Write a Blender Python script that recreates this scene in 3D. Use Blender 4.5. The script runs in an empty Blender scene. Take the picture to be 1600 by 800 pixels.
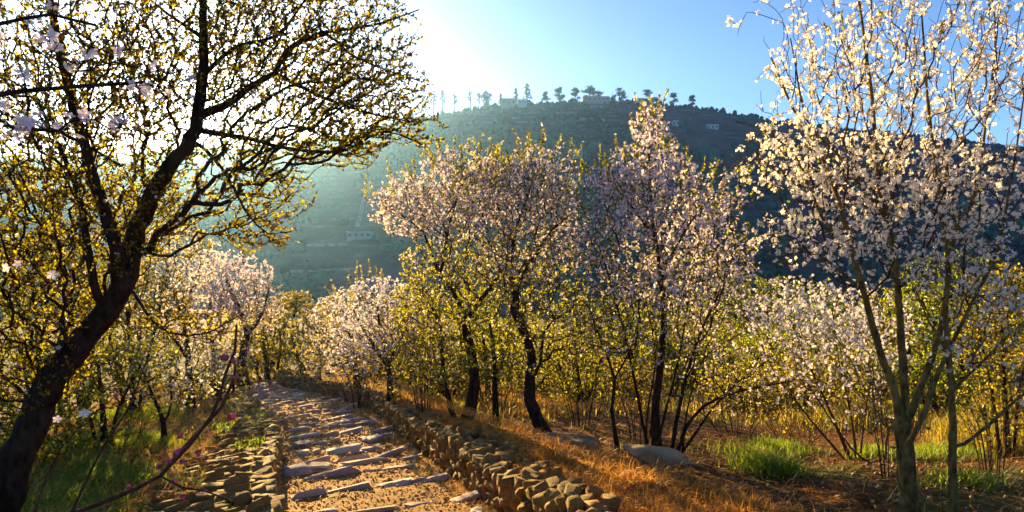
import bpy, bmesh, math, random
import numpy as np
from mathutils import Vector, Matrix

SC = bpy.context.scene
COL = SC.collection
rng = np.random.default_rng(7)
random.seed(7)

# ------------------------------------------------------------------ camera
FPX, CX, CY, HORIZON = 950.0, 800.0, 400.0, 340.0
PITCH = math.atan((CY - HORIZON) / FPX)
cam = bpy.data.cameras.new('camera')
cam.sensor_width = 36.0
cam.lens = FPX / 1600.0 * 36.0
cam.clip_start = 0.05
cam.clip_end = 12000.0
camo = bpy.data.objects.new('camera', cam)
COL.objects.link(camo)
camo.location = (0, 0, 0)
camo.rotation_euler = (math.pi / 2 - PITCH, 0, 0)
SC.camera = camo

def ray(px, py):
    u, v = (px - CX) / FPX, (CY - py) / FPX
    return np.array([u, math.cos(PITCH) + v * math.sin(PITCH), -math.sin(PITCH) + v * math.cos(PITCH)])

def P(px, py, d):
    r = ray(px, py)
    return r * (d / r[1])

# ------------------------------------------------------------------ light
SUN_DIR = ray(327, 190); SUN_DIR /= np.linalg.norm(SUN_DIR)
SUN_EL = math.asin(SUN_DIR[2]); SUN_AZ = math.atan2(SUN_DIR[0], SUN_DIR[1])   # azimuth from +Y towards +X
W = bpy.data.worlds.new('World'); SC.world = W; W.use_nodes = True
wn = W.node_tree.nodes; bg = wn['Background']
sky = wn.new('ShaderNodeTexSky'); sky.sky_type = 'NISHITA'; sky.sun_disc = False
sky.sun_elevation = SUN_EL; sky.sun_rotation = SUN_AZ
sky.air_density = 0.65; sky.dust_density = 0.9; sky.ozone_density = 3.0; sky.altitude = 600
W.node_tree.links.new(sky.outputs[0], bg.inputs[0]); bg.inputs[1].default_value = 0.064
sl = bpy.data.lights.new('sun_lamp', 'SUN'); sl.energy = 5.0; sl.angle = math.radians(0.5); sl.color = (1.0, 0.68, 0.27)
slo = bpy.data.objects.new('sun_lamp', sl); COL.objects.link(slo)
slo.rotation_euler = Vector(SUN_DIR).to_track_quat('Z', 'Y').to_euler()
slo.location = (-40, 80, 60)
SC.view_settings.view_transform = 'Standard'; SC.view_settings.look = 'None'
SC.view_settings.exposure = 2.3; SC.view_settings.gamma = 1.0
SC.render.engine = 'CYCLES'
SC.cycles.max_bounces = 7; SC.cycles.diffuse_bounces = 2; SC.cycles.transmission_bounces = 4
SC.cycles.volume_bounces = 1; SC.cycles.transparent_max_bounces = 12
SC.cycles.use_denoising = True
HAZE_DENSITY, HAZE_COLOR, HAZE_ANISO = 0.00022, (0.25, 0.53, 1.0, 1), 0.76

# ------------------------------------------------------------------ helpers
def tag(o, label=None, cat=None, group=None, kind=None):
    if label: o['label'] = label
    if cat: o['category'] = cat
    if group: o['group'] = group
    if kind: o['kind'] = kind
    return o

def empty(name, loc, label, cat, group=None):
    o = bpy.data.objects.new(name, None); COL.objects.link(o); o.location = tuple(loc)
    o.empty_display_size = 0.1
    return tag(o, label, cat, group)

def mesh_np(name, verts, faces, mat=None, smooth=False):
    """faces: one (M,k) int array or a list of such arrays"""
    me = bpy.data.meshes.new(name)
    if isinstance(faces, np.ndarray): faces = [faces]
    faces = [f for f in faces if len(f)]
    verts = np.asarray(verts, dtype=np.float32)
    me.vertices.add(len(verts)); me.vertices.foreach_set('co', verts.ravel())
    nl = sum(f.size for f in faces); npoly = sum(len(f) for f in faces)
    me.loops.add(nl); me.polygons.add(npoly)
    me.loops.foreach_set('vertex_index', np.concatenate([f.ravel() for f in faces]).astype(np.int32))
    tot = np.concatenate([np.full(len(f), f.shape[1]) for f in faces])
    st = np.concatenate([[0], np.cumsum(tot)[:-1]])
    me.polygons.foreach_set('loop_start', st.astype(np.int32))
    if smooth: me.polygons.foreach_set('use_smooth', np.ones(npoly, dtype=bool))
    me.update(calc_edges=True)
    if mat: me.materials.append(mat)
    return me

def obj(name, me, parent=None, loc=None, kind=None):
    o = bpy.data.objects.new(name, me); COL.objects.link(o)
    if parent: o.parent = parent
    if loc is not None: o.location = tuple(loc)
    if kind: o['kind'] = kind
    return o

def _hash2(ix, iy, seed):
    n = (ix.astype(np.int64) * 374761393 + iy.astype(np.int64) * 668265263 + seed * 1442695041) & 0xffffffff
    n = ((n ^ (n >> 13)) * 1274126177) & 0xffffffff
    return ((n ^ (n >> 16)) & 0xffff) / 65535.0

def vnoise(x, y, seed=0):
    x = np.asarray(x, float); y = np.asarray(y, float)
    ix, iy = np.floor(x), np.floor(y); fx, fy = x - ix, y - iy
    fx = fx * fx * (3 - 2 * fx); fy = fy * fy * (3 - 2 * fy)
    a = _hash2(ix, iy, seed); b = _hash2(ix + 1, iy, seed); c = _hash2(ix, iy + 1, seed); d = _hash2(ix + 1, iy + 1, seed)
    return (a * (1 - fx) + b * fx) * (1 - fy) + (c * (1 - fx) + d * fx) * fy

def fbm(x, y, seed=0, octv=4):
    s, a = 0, 0.5
    for k in range(octv):
        s = s + a * (vnoise(x * 2 ** k, y * 2 ** k, seed + k) - 0.5); a *= 0.5
    return s

def sstep(a, b, x):
    t = np.clip((np.asarray(x, float) - a) / (b - a), 0, 1); return t * t * (3 - 2 * t)

# ------------------------------------------------------------------ terrain
def path_z(y):
    y = np.asarray(y, float)
    return np.interp(y, [-20, 0, 18, 21, 26, 40, 60], [-0.6, -1.3, -5.08, -5.6, -6.1, -7.5, -10])

def path_pt(px, py):
    r = ray(px, py); t = 1.0
    for y in np.arange(0.5, 40, 0.02):
        if r[2] / r[1] * y <= path_z(y): return (r[0] / r[1] * y, y)
    return (r[0] / r[1] * 30, 30)

_L = [path_pt(*q) for q in [(418, 800), (425, 760), (432, 720), (426, 680), (412, 652), (392, 632), (380, 614), (388, 603)]]
_R = [path_pt(*q) for q in [(770, 800), (718, 757), (650, 703), (616, 675), (598, 655), (570, 637), (520, 622), (470, 611), (436, 602)]]
_L = [(-0.1, 0.0), (-1.3, 3.2)] + _L; _R = [(1.0, 0.0), (0.30, 3.2)] + _R
_L.append((_L[-1][0] - 4, _L[-1][1] + 8)); _R.append((_R[-1][0] - 4, _R[-1][1] + 8))
LX, LY = np.array([p[0] for p in _L]), np.array([p[1] for p in _L])
RX, RY = np.array([p[0] for p in _R]), np.array([p[1] for p in _R])
def xl(y): return np.interp(y, LY, LX)
def xr(y): return np.interp(y, RY, RX)

PATH_END = 21.0
def terr(x, y):
    x = np.asarray(x, float); y = np.asarray(y, float)
    pz = path_z(y); l, r = xl(y), xr(y)
    right = np.interp(y, [-30, 0, 3, 4.6, 6, 8, 12, 16, 22, 40, 60, 100, 160, 220, 2000],
                      [-0.3, -0.95, -1.6, -1.97, -2.38, -2.82, -3.6, -4.3, -5.2, -7.2, -10, -22, -38, -46, -46])
    left = np.interp(y, [-30, 0, 5, 10, 16, 22, 40, 60, 100, 160, 220, 2000],
                     [-0.3, -0.95, -2.02, -3.05, -4.2, -5.2, -7.2, -10, -22, -38, -46, -46]) + 0.02 * np.clip(l - 0.6 - x, 0, 20)
    tr = sstep(0.4, 1.8, x - r); tl = sstep(0.5, 2.0, l - x)
    near = np.where(x > r, (pz + 0.26) * (1 - tr) + right * tr, np.where(x < l, (pz + 0.20) * (1 - tl) + left * tl, pz - 0.035))
    near = np.where((x > r - 0.02) & (x < r + 0.3), pz + 0.02, near)
    near = np.where((x < l + 0.02) & (x > l - 0.4), pz + 0.02, near)
    k = sstep(PATH_END + 0.5, PATH_END + 4, y)
    z = near * (1 - k) + right * k
    off = sstep(0.5, 1.2, np.maximum(x - r, l - x)) + k
    z = z + np.clip(off, 0, 1) * (fbm(x * 0.55, y * 0.55, 3) * 0.30 + fbm(x * 3.1, y * 3.1, 9) * 0.08) * np.where(y < 60, 1, 1.0)
    return z

RIDGE_X = np.array([-200, 200, 440, 560, 640, 700, 760, 850, 930, 1000, 1080, 1150, 1200, 1260, 1400, 1600, 2000])
RIDGE_Y = np.array([262, 242, 226, 210, 190, 181, 171, 164, 161, 163, 171, 182, 190, 197, 212, 232, 262])
YR, YB = 560.0, 215.0
def hill_z(x, y):
    x = np.asarray(x, float); y = np.asarray(y, float)
    px = CX + x / y * FPX / 1.0
    top = (HORIZON - np.interp(px, RIDGE_X, RIDGE_Y)) / FPX; low = -50.0 / YB
    t = np.clip((y - YB) / (YR - YB), 0, 1.8)
    prof = np.where(t < 1, 1 - np.clip(1 - t, 0, 1) ** 1.45, 1 - 0.22 * (t - 1))
    z = (low + (top - low) * prof) * y
    env = np.clip(t * 5, 0, 1) * np.clip((1.0 - t) * 6, 0.0, 1)
    z = z + env * (fbm(x * 0.011, y * 0.008, 21) * 22 * np.clip(1.25 - t * 1.2, 0, 1) + fbm(x * 0.05, y * 0.05, 31) * 5 * np.clip(1.3 - t, 0, 1))
    q = z / 5.0; f = q - np.floor(q)                          # old cultivation terraces
    ter = (np.floor(q) + sstep(0.62, 0.98, f)) * 5.0
    m = 0.75 * sstep(-0.05, 0.1, fbm(x * 0.012, y * 0.012, 77) + 0.03) * np.clip((0.97 - t) * 8, 0, 1)
    return z * (1 - m) + ter * m

def on_hill(px, py):
    r = ray(px, py)
    ys = np.arange(YB, YR + 60, 0.5)
    zz = r[2] / r[1] * ys; h = hill_z(r[0] / r[1] * ys, ys)
    i = np.argmax(h >= zz) if (h >= zz).any() else np.argmin(np.abs(h - zz))
    y = ys[i]; x = r[0] / r[1] * y
    return np.array([x, y, float(hill_z(x, y))])

def on_ridge(px, dy=0):
    y = YR + dy; r = ray(px, 200); x = r[0] / r[1] * y
    return np.array([x, y, float(hill_z(x, y))])

# ------------------------------------------------------------------ materials
def newmat(name):
    m = bpy.data.materials.new(name); m.use_nodes = True
    nt = m.node_tree; nt.nodes.clear()
    out = nt.nodes.new('ShaderNodeOutputMaterial')
    return m, nt, out

def N(nt, t, **kw):
    n = nt.nodes.new(t)
    for k, v in kw.items():
        if k.startswith('i_'):
            key = k[2:]; key = int(key) if key.isdigit() else key
            n.inputs[key].default_value = v
        else: setattr(n, k, v)
    return n

def ramp(nt, fac, stops):
    r = nt.nodes.new('ShaderNodeValToRGB'); e = r.color_ramp.elements
    while len(e) > len(stops): e.remove(e[-1])
    while len(e) < len(stops): e.new(1)
    for el, (p, c) in zip(e, stops): el.position = p; el.color = (*c, 1)
    nt.links.new(fac, r.inputs[0]); return r.outputs[0]

def mixc(nt, fac, a, b):
    m = nt.nodes.new('ShaderNodeMix'); m.data_type = 'RGBA'
    for s, v in ((m.inputs[0], fac), (m.inputs[6], a), (m.inputs[7], b)):
        if hasattr(v, 'links') or isinstance(v, bpy.types.NodeSocket): nt.links.new(v, s)
        else: s.default_value = (*v, 1) if isinstance(v, tuple) and len(v) == 3 else v
    return m.outputs[2]

def noise(nt, scale, detail=4, vec=None, rough=0.55):
    n = N(nt, 'ShaderNodeTexNoise'); n.inputs['Scale'].default_value = scale; n.inputs['Detail'].default_value = detail
    n.inputs['Roughness'].default_value = rough
    if vec is not None: nt.links.new(vec, n.inputs['Vector'])
    return n.outputs['Fac']

def surf(nt, out, color, rough=0.8, bump=None, bump_d=0.02, bump_s=0.6, spec=0.3):
    b = N(nt, 'ShaderNodeBsdfPrincipled'); b.inputs['Roughness'].default_value = rough
    b.inputs['Specular IOR Level'].default_value = spec
    if isinstance(color, tuple): b.inputs['Base Color'].default_value = (*color, 1)
    else: nt.links.new(color, b.inputs['Base Color'])
    if bump is not None:
        bp = N(nt, 'ShaderNodeBump'); bp.inputs['Strength'].default_value = bump_s; bp.inputs['Distance'].default_value = bump_d
        nt.links.new(bump, bp.inputs['Height']); nt.links.new(bp.outputs[0], b.inputs['Normal'])
    nt.links.new(b.outputs[0], out.inputs[0]); return b

def thin(name, refl, trans, var=0.0, tshare=0.5, alt=None, alt_share=0.3):
    """thin leaf / petal: diffuse reflection and diffuse transmission"""
    m, nt, out = newmat(name)
    g = N(nt, 'ShaderNodeNewGeometry'); rnd = g.outputs['Random Per Island']
    def vary(c):
        a = tuple(max(0, x * (1 - var)) for x in c); b = tuple(min(1, x * (1 + var)) for x in c)
        col = ramp(nt, rnd, [(0, a), (1, b)])
        if alt:
            rr = N(nt, 'ShaderNodeMath', operation='MULTIPLY'); rr.inputs[1].default_value = 7.31; nt.links.new(rnd, rr.inputs[0])
            fr = N(nt, 'ShaderNodeMath', operation='FRACT'); nt.links.new(rr.outputs[0], fr.inputs[0])
            lt = N(nt, 'ShaderNodeMath', operation='LESS_THAN'); lt.inputs[1].default_value = alt_share; nt.links.new(fr.outputs[0], lt.inputs[0])
            col = mixc(nt, lt.outputs[0], col, alt)
        return col
    d = N(nt, 'ShaderNodeBsdfDiffuse'); t = N(nt, 'ShaderNodeBsdfTranslucent'); mx = N(nt, 'ShaderNodeMixShader')
    nt.links.new(vary(refl), d.inputs[0]); nt.links.new(vary(trans), t.inputs[0])
    mx.inputs[0].default_value = tshare
    nt.links.new(d.outputs[0], mx.inputs[1]); nt.links.new(t.outputs[0], mx.inputs[2])
    gl = N(nt, 'ShaderNodeBsdfGlossy'); gl.inputs['Roughness'].default_value = 0.45; gl.inputs[0].default_value = (0.5, 0.5, 0.5, 1)
    m2 = N(nt, 'ShaderNodeMixShader'); m2.inputs[0].default_value = 0.05
    nt.links.new(mx.outputs[0], m2.inputs[1]); nt.links.new(gl.outputs[0], m2.inputs[2])
    nt.links.new(m2.outputs[0], out.inputs[0]); return m

def bark(name, c1, c2, scale=30):
    m, nt, out = newmat(name)
    tc = N(nt, 'ShaderNodeTexCoord')
    mp = N(nt, 'ShaderNodeMapping'); mp.inputs['Scale'].default_value = (1, 1, 0.35); nt.links.new(tc.outputs['Object'], mp.inputs[0])
    n = noise(nt, scale, 6, mp.outputs[0], 0.65)
    col = ramp(nt, n, [(0.36, c1), (0.5, tuple(a * .5 + b * .5 for a, b in zip(c1, c2))), (0.64, c2)])
    ln = noise(nt, 7, 4, tc.outputs['Object']); col = mixc(nt, ramp(nt, ln, [(0.56, (0, 0, 0)), (0.68, (0.55, 0.55, 0.55))]), col, (c2[0] * 1.35 + .015, c2[1] * 1.35 + .012, c2[2] * 1.1 + .002))   # lichen
    surf(nt, out, col, 0.95, n, 0.03, 1.0, 0.1); return m

def stone(name, cols, scale=9, moss=None, bump_d=0.02):
    m, nt, out = newmat(name)
    tc = N(nt, 'ShaderNodeTexCoord'); oi = N(nt, 'ShaderNodeObjectInfo'); g = N(nt, 'ShaderNodeNewGeometry')
    ad = N(nt, 'ShaderNodeVectorMath', operation='ADD'); nt.links.new(tc.outputs['Object'], ad.inputs[0])
    sc = N(nt, 'ShaderNodeVectorMath', operation='SCALE'); nt.links.new(oi.outputs['Location'], sc.inputs[0]); sc.inputs['Scale'].default_value = 3.7
    nt.links.new(sc.outputs[0], ad.inputs[1])
    n = noise(nt, scale, 7, ad.outputs[0], 0.65); n2 = noise(nt, scale * 0.3, 3, ad.outputs[0])
    base = ramp(nt, n, [(0.25, cols[0]), (0.5, cols[1]), (0.75, cols[2])])
    rn = N(nt, 'ShaderNodeMath', operation='ADD'); nt.links.new(oi.outputs['Random'], rn.inputs[0]); nt.links.new(g.outputs['Random Per Island'], rn.inputs[1])
    fr = N(nt, 'ShaderNodeMath', operation='FRACT'); nt.links.new(rn.outputs[0], fr.inputs[0])
    tint = ramp(nt, fr.outputs[0], [(0, (0.62, 0.58, 0.6)), (0.5, (1, 0.97, 0.92)), (1, (1.0, 0.84, 0.62))])
    mm = nt.nodes.new('ShaderNodeMix'); mm.data_type = 'RGBA'; mm.blend_type = 'MULTIPLY'; mm.inputs[0].default_value = 1
    nt.links.new(base, mm.inputs[6]); nt.links.new(tint, mm.inputs[7]); col = mm.outputs[2]
    if moss: col = mixc(nt, ramp(nt, n2, [(0.5, (0, 0, 0)), (0.68, (1, 1, 1))]), col, moss)
    surf(nt, out, col, 0.85, n, bump_d, 0.8, 0.25); return m

M = {}
M['bark_dark'] = bark('bark_dark', (0.014, 0.008, 0.005), (0.060, 0.036, 0.022), 26)
M['bark_mid'] = bark('bark_mid', (0.03, 0.018, 0.010), (0.10, 0.065, 0.040), 40)
M['bark_pale'] = bark('bark_pale', (0.05, 0.034, 0.010), (0.26, 0.175, 0.055), 34)
M['twig_red'] = bark('twig_red', (0.06, 0.028, 0.02), (0.14, 0.07, 0.05), 60)
M['twig_pale'] = bark('twig_pale', (0.13, 0.085, 0.04), (0.26, 0.17, 0.09), 60)
M['leaf'] = thin('spring_leaf', (0.065, 0.085, 0.006), (0.44, 0.42, 0.012), 0.40, 0.55, alt=(0.14, 0.07, 0.01), alt_share=0.15)
M['leaf_canopy'] = thin('bud_leaf', (0.050, 0.052, 0.006), (0.46, 0.38, 0.006), 0.45, 0.58, alt=(0.07, 0.028, 0.008), alt_share=0.35)
M['leaf_green'] = thin('green_leaf', (0.06, 0.10, 0.008), (0.36, 0.44, 0.010), 0.45, 0.55, alt=(0.12, 0.08, 0.01), alt_share=0.2)
M['leaf_gold'] = thin('gold_leaf', (0.09, 0.08, 0.008), (0.48, 0.39, 0.014), 0.40, 0.55, alt=(0.14, 0.07, 0.01), alt_share=0.18)
M['petal_pink'] = thin('petal_pink', (0.80, 0.73, 0.84), (0.88, 0.76, 0.76), 0.10, 0.6, alt=(0.78, 0.60, 0.72), alt_share=0.18)
M['petal_cream'] = thin('petal_cream', (0.84, 0.79, 0.76), (0.92, 0.82, 0.66), 0.1, 0.6)
M['petal_white'] = thin('petal_white', (0.80, 0.77, 0.86), (0.86, 0.78, 0.80), 0.1, 0.55)
M['calyx'] = thin('calyx', (0.28, 0.09, 0.05), (0.40, 0.10, 0.05), 0.2, 0.3)
M['bud'] = thin('bud_magenta', (0.52, 0.10, 0.24), (0.66, 0.16, 0.30), 0.25, 0.45)
M['pine'] = thin('pine_needles', (0.022, 0.045, 0.024), (0.03, 0.06, 0.02), 0.4, 0.2)
M['wood'] = thin('far_scrub', (0.035, 0.105, 0.055), (0.06, 0.10, 0.04), 0.85, 0.25, alt=(0.12, 0.055, 0.055), alt_share=0.2)
M['straw'] = thin('dry_straw', (0.58, 0.30, 0.045), (0.70, 0.34, 0.035), 0.35, 0.4, alt=(0.30, 0.12, 0.025), alt_share=0.25)
M['grass'] = thin('green_grass', (0.09, 0.15, 0.012), (0.34, 0.46, 0.02), 0.35, 0.5, alt=(0.20, 0.22, 0.02), alt_share=0.25)
M['goldgrass'] = thin('tall_gold_grass', (0.30, 0.23, 0.05), (0.55, 0.38, 0.05), 0.3, 0.5, alt=(0.16, 0.20, 0.02), alt_share=0.3)
M['litter'] = thin('leaf_litter', (0.14, 0.055, 0.018), (0.24, 0.10, 0.03), 0.5, 0.2, alt=(0.42, 0.26, 0.10), alt_share=0.25)
M['poppy'] = thin('poppy_red', (0.6, 0.03, 0.02), (0.7, 0.05, 0.02), 0.1, 0.5)
M['stone_wall'] = stone('wall_limestone', [(0.09, 0.05, 0.016), (0.27, 0.16, 0.05), (0.50, 0.34, 0.14)], 11, moss=(0.20, 0.16, 0.025))
M['stone_step'] = stone('step_limestone', [(0.34, 0.30, 0.31), (0.52, 0.46, 0.47), (0.68, 0.62, 0.60)], 9)
M['rock'] = stone('boulder_limestone', [(0.07, 0.045, 0.02), (0.19, 0.13, 0.07), (0.36, 0.28, 0.18)], 6)
M['slab'] = stone('slab_limestone', [(0.20, 0.155, 0.10), (0.38, 0.31, 0.22), (0.54, 0.47, 0.37)], 7)
M['pebble'] = stone('gravel_chips', [(0.26, 0.14, 0.04), (0.46, 0.29, 0.11), (0.70, 0.56, 0.36)], 30)
M['core'] = stone('wall_earth', [(0.05, 0.035, 0.018), (0.10, 0.07, 0.035), (0.16, 0.11, 0.05)], 8)

def m_ground():
    m, nt, out = newmat('ground_soil')
    tc = N(nt, 'ShaderNodeTexCoord')
    n1 = noise(nt, 0.55, 5, tc.outputs['Object']); n2 = noise(nt, 14, 6, tc.outputs['Object'], 0.7); n3 = noise(nt, 55, 4, tc.outputs['Object'], 0.7)
    soil = ramp(nt, n2, [(0.28, (0.03, 0.012, 0.005)), (0.5, (0.13, 0.052, 0.013)), (0.72, (0.36, 0.17, 0.04))])
    grn = ramp(nt, n2, [(0.3, (0.05, 0.06, 0.01)), (0.7, (0.13, 0.15, 0.025))])
    col = mixc(nt, ramp(nt, n1, [(0.52, (0, 0, 0)), (0.62, (1, 1, 1))]), soil, grn)
    sp = N(nt, 'ShaderNodeSeparateXYZ'); nt.links.new(tc.outputs['Object'], sp.inputs[0])
    far = N(nt, 'ShaderNodeMapRange'); far.inputs['From Min'].default_value = 9; far.inputs['From Max'].default_value = 16
    nt.links.new(sp.outputs['Y'], far.inputs[0])
    meadow = ramp(nt, noise(nt, 0.35, 4, tc.outputs['Object']), [(0.35, (0.05, 0.065, 0.010)), (0.6, (0.12, 0.075, 0.018))])
    col = mixc(nt, far.outputs[0], col, meadow)
    ad = N(nt, 'ShaderNodeMath', operation='ADD'); nt.links.new(n2, ad.inputs[0]); nt.links.new(n3, ad.inputs[1])
    surf(nt, out, col, 0.95, ad.outputs[0], 0.04, 0.9, 0.1); return m
M['ground'] = m_ground()

def m_path():
    m, nt, out = newmat('path_gravel')
    tc = N(nt, 'ShaderNodeTexCoord')
    n1 = noise(nt, 3, 4, tc.outputs['Object']); n2 = noise(nt, 40, 6, tc.outputs['Object'], 0.7)
    c = ramp(nt, n2, [(0.34, (0.09, 0.036, 0.008)), (0.5, (0.30, 0.145, 0.025)), (0.70, (0.54, 0.31, 0.075))])
    c = mixc(nt, ramp(nt, n1, [(0.4, (0, 0, 0)), (0.7, (0.5, 0.5, 0.5))]), c, (0.36, 0.18, 0.03))
    surf(nt, out, c, 0.9, n2, 0.03, 1.0, 0.25); return m
M['path'] = m_path()

def m_hill():
    m, nt, out = newmat('hill_scrub')
    tc = N(nt, 'ShaderNodeTexCoord'); g = N(nt, 'ShaderNodeNewGeometry')
    n1 = noise(nt, 0.02, 5, tc.outputs['Object']); n2 = noise(nt, 0.25, 5, tc.outputs['Object'], 0.7)
    c = ramp(nt, n1, [(0.35, (0.03, 0.06, 0.03)), (0.48, (0.08, 0.05, 0.045)), (0.66, (0.16, 0.085, 0.08))])
    c = mixc(nt, ramp(nt, n2, [(0.55, (0, 0, 0)), (0.75, (0.7, 0.7, 0.7))]), c, (0.20, 0.18, 0.14))
    sp = N(nt, 'ShaderNodeSeparateXYZ'); nt.links.new(tc.outputs['Object'], sp.inputs[0])      # dry stone risers of the terraces
    dv = N(nt, 'ShaderNodeMath', operation='DIVIDE'); dv.inputs[1].default_value = 5.0; nt.links.new(sp.outputs['Z'], dv.inputs[0])
    fr = N(nt, 'ShaderNodeMath', operation='FRACT'); nt.links.new(dv.outputs[0], fr.inputs[0])
    band = ramp(nt, fr.outputs[0], [(0.0, (0, 0, 0)), (0.62, (0, 0, 0)), (0.72, (1, 1, 1)), (0.96, (1, 1, 1)), (1.0, (0, 0, 0))])
    msk = ramp(nt, noise(nt, 0.045, 4, tc.outputs['Object']), [(0.5, (0, 0, 0)), (0.68, (0.6, 0.6, 0.6))])
    mu = N(nt, 'ShaderNodeMath', operation='MULTIPLY'); nt.links.new(band, mu.inputs[0]); nt.links.new(msk, mu.inputs[1])
    c = mixc(nt, mu.outputs[0], c, (0.26, 0.23, 0.20))
    surf(nt, out, c, 0.95, n2, 1.0, 0.6, 0.1); return m
M['hill'] = m_hill()

def plain(name, c, rough=0.7, nscale=3, var=0.15):
    m, nt, out = newmat(name)
    tc = N(nt, 'ShaderNodeTexCoord'); n = noise(nt, nscale, 5, tc.outputs['Object'])
    col = ramp(nt, n, [(0.3, tuple(x * (1 - var) for x in c)), (0.7, tuple(min(1, x * (1 + var)) for x in c))])
    surf(nt, out, col, rough, n, 0.02, 0.3); return m
M['plaster'] = plain('house_plaster', (0.46, 0.45, 0.43), nscale=.4); M['pinkwall'] = plain('house_pink', (0.42, 0.26, 0.22), nscale=.4)
M['stonehouse'] = plain('house_stone', (0.30, 0.26, 0.20), nscale=.5, var=.3); M['roof_pale'] = plain('roof_pale', (0.42, 0.41, 0.39))
M['roof_tile'] = plain('roof_tile', (0.42, 0.20, 0.11)); M['roof_blue'] = plain('roof_blue', (0.25, 0.45, 0.60))
M['glass'] = plain('window_dark', (0.04, 0.05, 0.06), 0.15); M['track'] = plain('track_limestone', (0.24, 0.22, 0.18), nscale=.3, var=.5)

# ------------------------------------------------------------------ templates
def tpl_flower(petals=5, cup=0.35):
    v = [(0, 0, 0)]; f = []
    for k in range(petals):
        a = 2 * math.pi * k / petals; da = 0.52
        def q(r, an, z): return (r * math.cos(an), r * math.sin(an), z)
        i = len(v)
        v += [q(0.72, a - da, cup * 0.5), q(1.04, a, cup), q(0.72, a + da, cup * 0.55)]
        f += [(0, i, i + 1), (0, i + 1, i + 2)]
    return np.array(v), np.array(f)

def tpl_flower_far(cup=0.3):
    v = [(0, 0, 0)]; f = []
    for k in range(5):
        a = 2 * math.pi * k / 5
        i = len(v)
        v += [(math.cos(a - .45) * .9, math.sin(a - .45) * .9, cup), (math.cos(a + .45) * .9, math.sin(a + .45) * .9, cup * .7)]
        f += [(0, i, i + 1)]
    return np.array(v), np.array(f)

def tpl_leaf(w=0.32, fold=0.12):
    v = [(0, 0, 0), (0.5, -w, fold), (1.0, 0, 0.06), (0.5, w, fold)]
    v.append((0.5, 0, -0.02))
    return np.array(v), np.array([(0, 1, 4), (1, 2, 4), (2, 3, 4), (3, 0, 4)])

def tpl_quadleaf(w=0.34):
    return np.array([(0, 0, 0), (0.5, -w, 0.1), (1.0, 0, 0), (0.5, w, 0.1)]), np.array([(0, 1, 2), (0, 2, 3)])

def tpl_ico(sub, seed, amp=0.25, flat=1.0):
    bm = bmesh.new(); bmesh.ops.create_icosphere(bm, subdivisions=sub, radius=1.0)
    r = np.random.default_rng(seed)
    dirs = r.normal(size=(7, 3)); dirs /= np.linalg.norm(dirs, axis=1)[:, None]; am = r.uniform(-amp, amp, 7)
    v = np.array([tuple(x.co) for x in bm.verts]); f = np.array([[x.index for x in q.verts] for q in bm.faces]); bm.free()
    s = 1 + (np.clip(v @ dirs.T, 0, 1) ** 3 @ am) + r.uniform(-amp, amp, len(v)) * 0.35
    v = v * s[:, None]; v[:, 2] *= flat
    return v, f

def rand_rot(n, r, up=None, spread=1.0):
    """rotation matrices whose local z points along `up` (n,3) jittered"""
    z = r.normal(size=(n, 3)) * spread
    if up is not None: z = z + up
    z /= np.linalg.norm(z, axis=1)[:, None] + 1e-9
    a = r.normal(size=(n, 3)); x = np.cross(a, z); x /= np.linalg.norm(x, axis=1)[:, None] + 1e-9
    y = np.cross(z, x)
    return np.stack([x, y, z], axis=2)

def rot_along(xdir, r):
    """rotation matrices whose local x points along xdir"""
    n = len(xdir); x = xdir / (np.linalg.norm(xdir, axis=1)[:, None] + 1e-9)
    a = r.normal(size=(n, 3)); z = np.cross(x, a); z /= np.linalg.norm(z, axis=1)[:, None] + 1e-9
    y = np.cross(z, x); return np.stack([x, y, z], axis=2)

def tpl_rock(seed):
    v, f = tpl_ico(2, seed, 0.12); r = np.random.default_rng(seed + 1)
    n = np.abs(v).max(1); v = np.sign(v) * np.abs(v) ** 0.55
    pl = np.vstack([np.eye(3), -np.eye(3), r.normal(size=(7, 3))]); pl = pl + r.normal(size=pl.shape) * .16; pl /= np.linalg.norm(pl, axis=1)[:, None]
    for q, c in zip(pl, np.concatenate([r.uniform(.52, .72, 6), r.uniform(.62, .85, 7)])):
        d0 = v @ q; m = d0 > c; v[m] -= (d0[m] - c)[:, None] * q
    v = v + r.normal(size=v.shape) * .022
    return v / (v.max(0) - v.min(0)) , f

def scatter(tpl, pos, rot, scale):
    tv, tf = tpl; n = len(pos)
    if np.ndim(scale) == 1: sv = tv[None] * np.asarray(scale)[:, None, None]
    else: sv = tv[None] * np.asarray(scale)[:, None, :]
    v = np.einsum('nij,nvj->nvi', rot, sv) + pos[:, None, :]
    f = tf[None] + (np.arange(n) * len(tv))[:, None, None]
    return v.reshape(-1, 3), f.reshape(-1, tf.shape[1])

def catmull(pts, step):
    pts = np.asarray(pts, float)
    if len(pts) < 2: return pts
    p = np.vstack([2 * pts[0] - pts[1], pts, 2 * pts[-1] - pts[-2]]); out = []
    for i in range(1, len(p) - 2):
        n = max(1, int(np.linalg.norm(p[i + 1][:3] - p[i][:3]) / step))
        for t in np.arange(n) / n:
            out.append(0.5 * ((2 * p[i]) + (p[i + 1] - p[i - 1]) * t + (2 * p[i - 1] - 5 * p[i] + 4 * p[i + 1] - p[i + 2]) * t * t + (3 * p[i] - p[i - 1] - 3 * p[i + 1] + p[i + 2]) * t ** 3))
    out.append(pts[-1]); return np.array(out)

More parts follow.
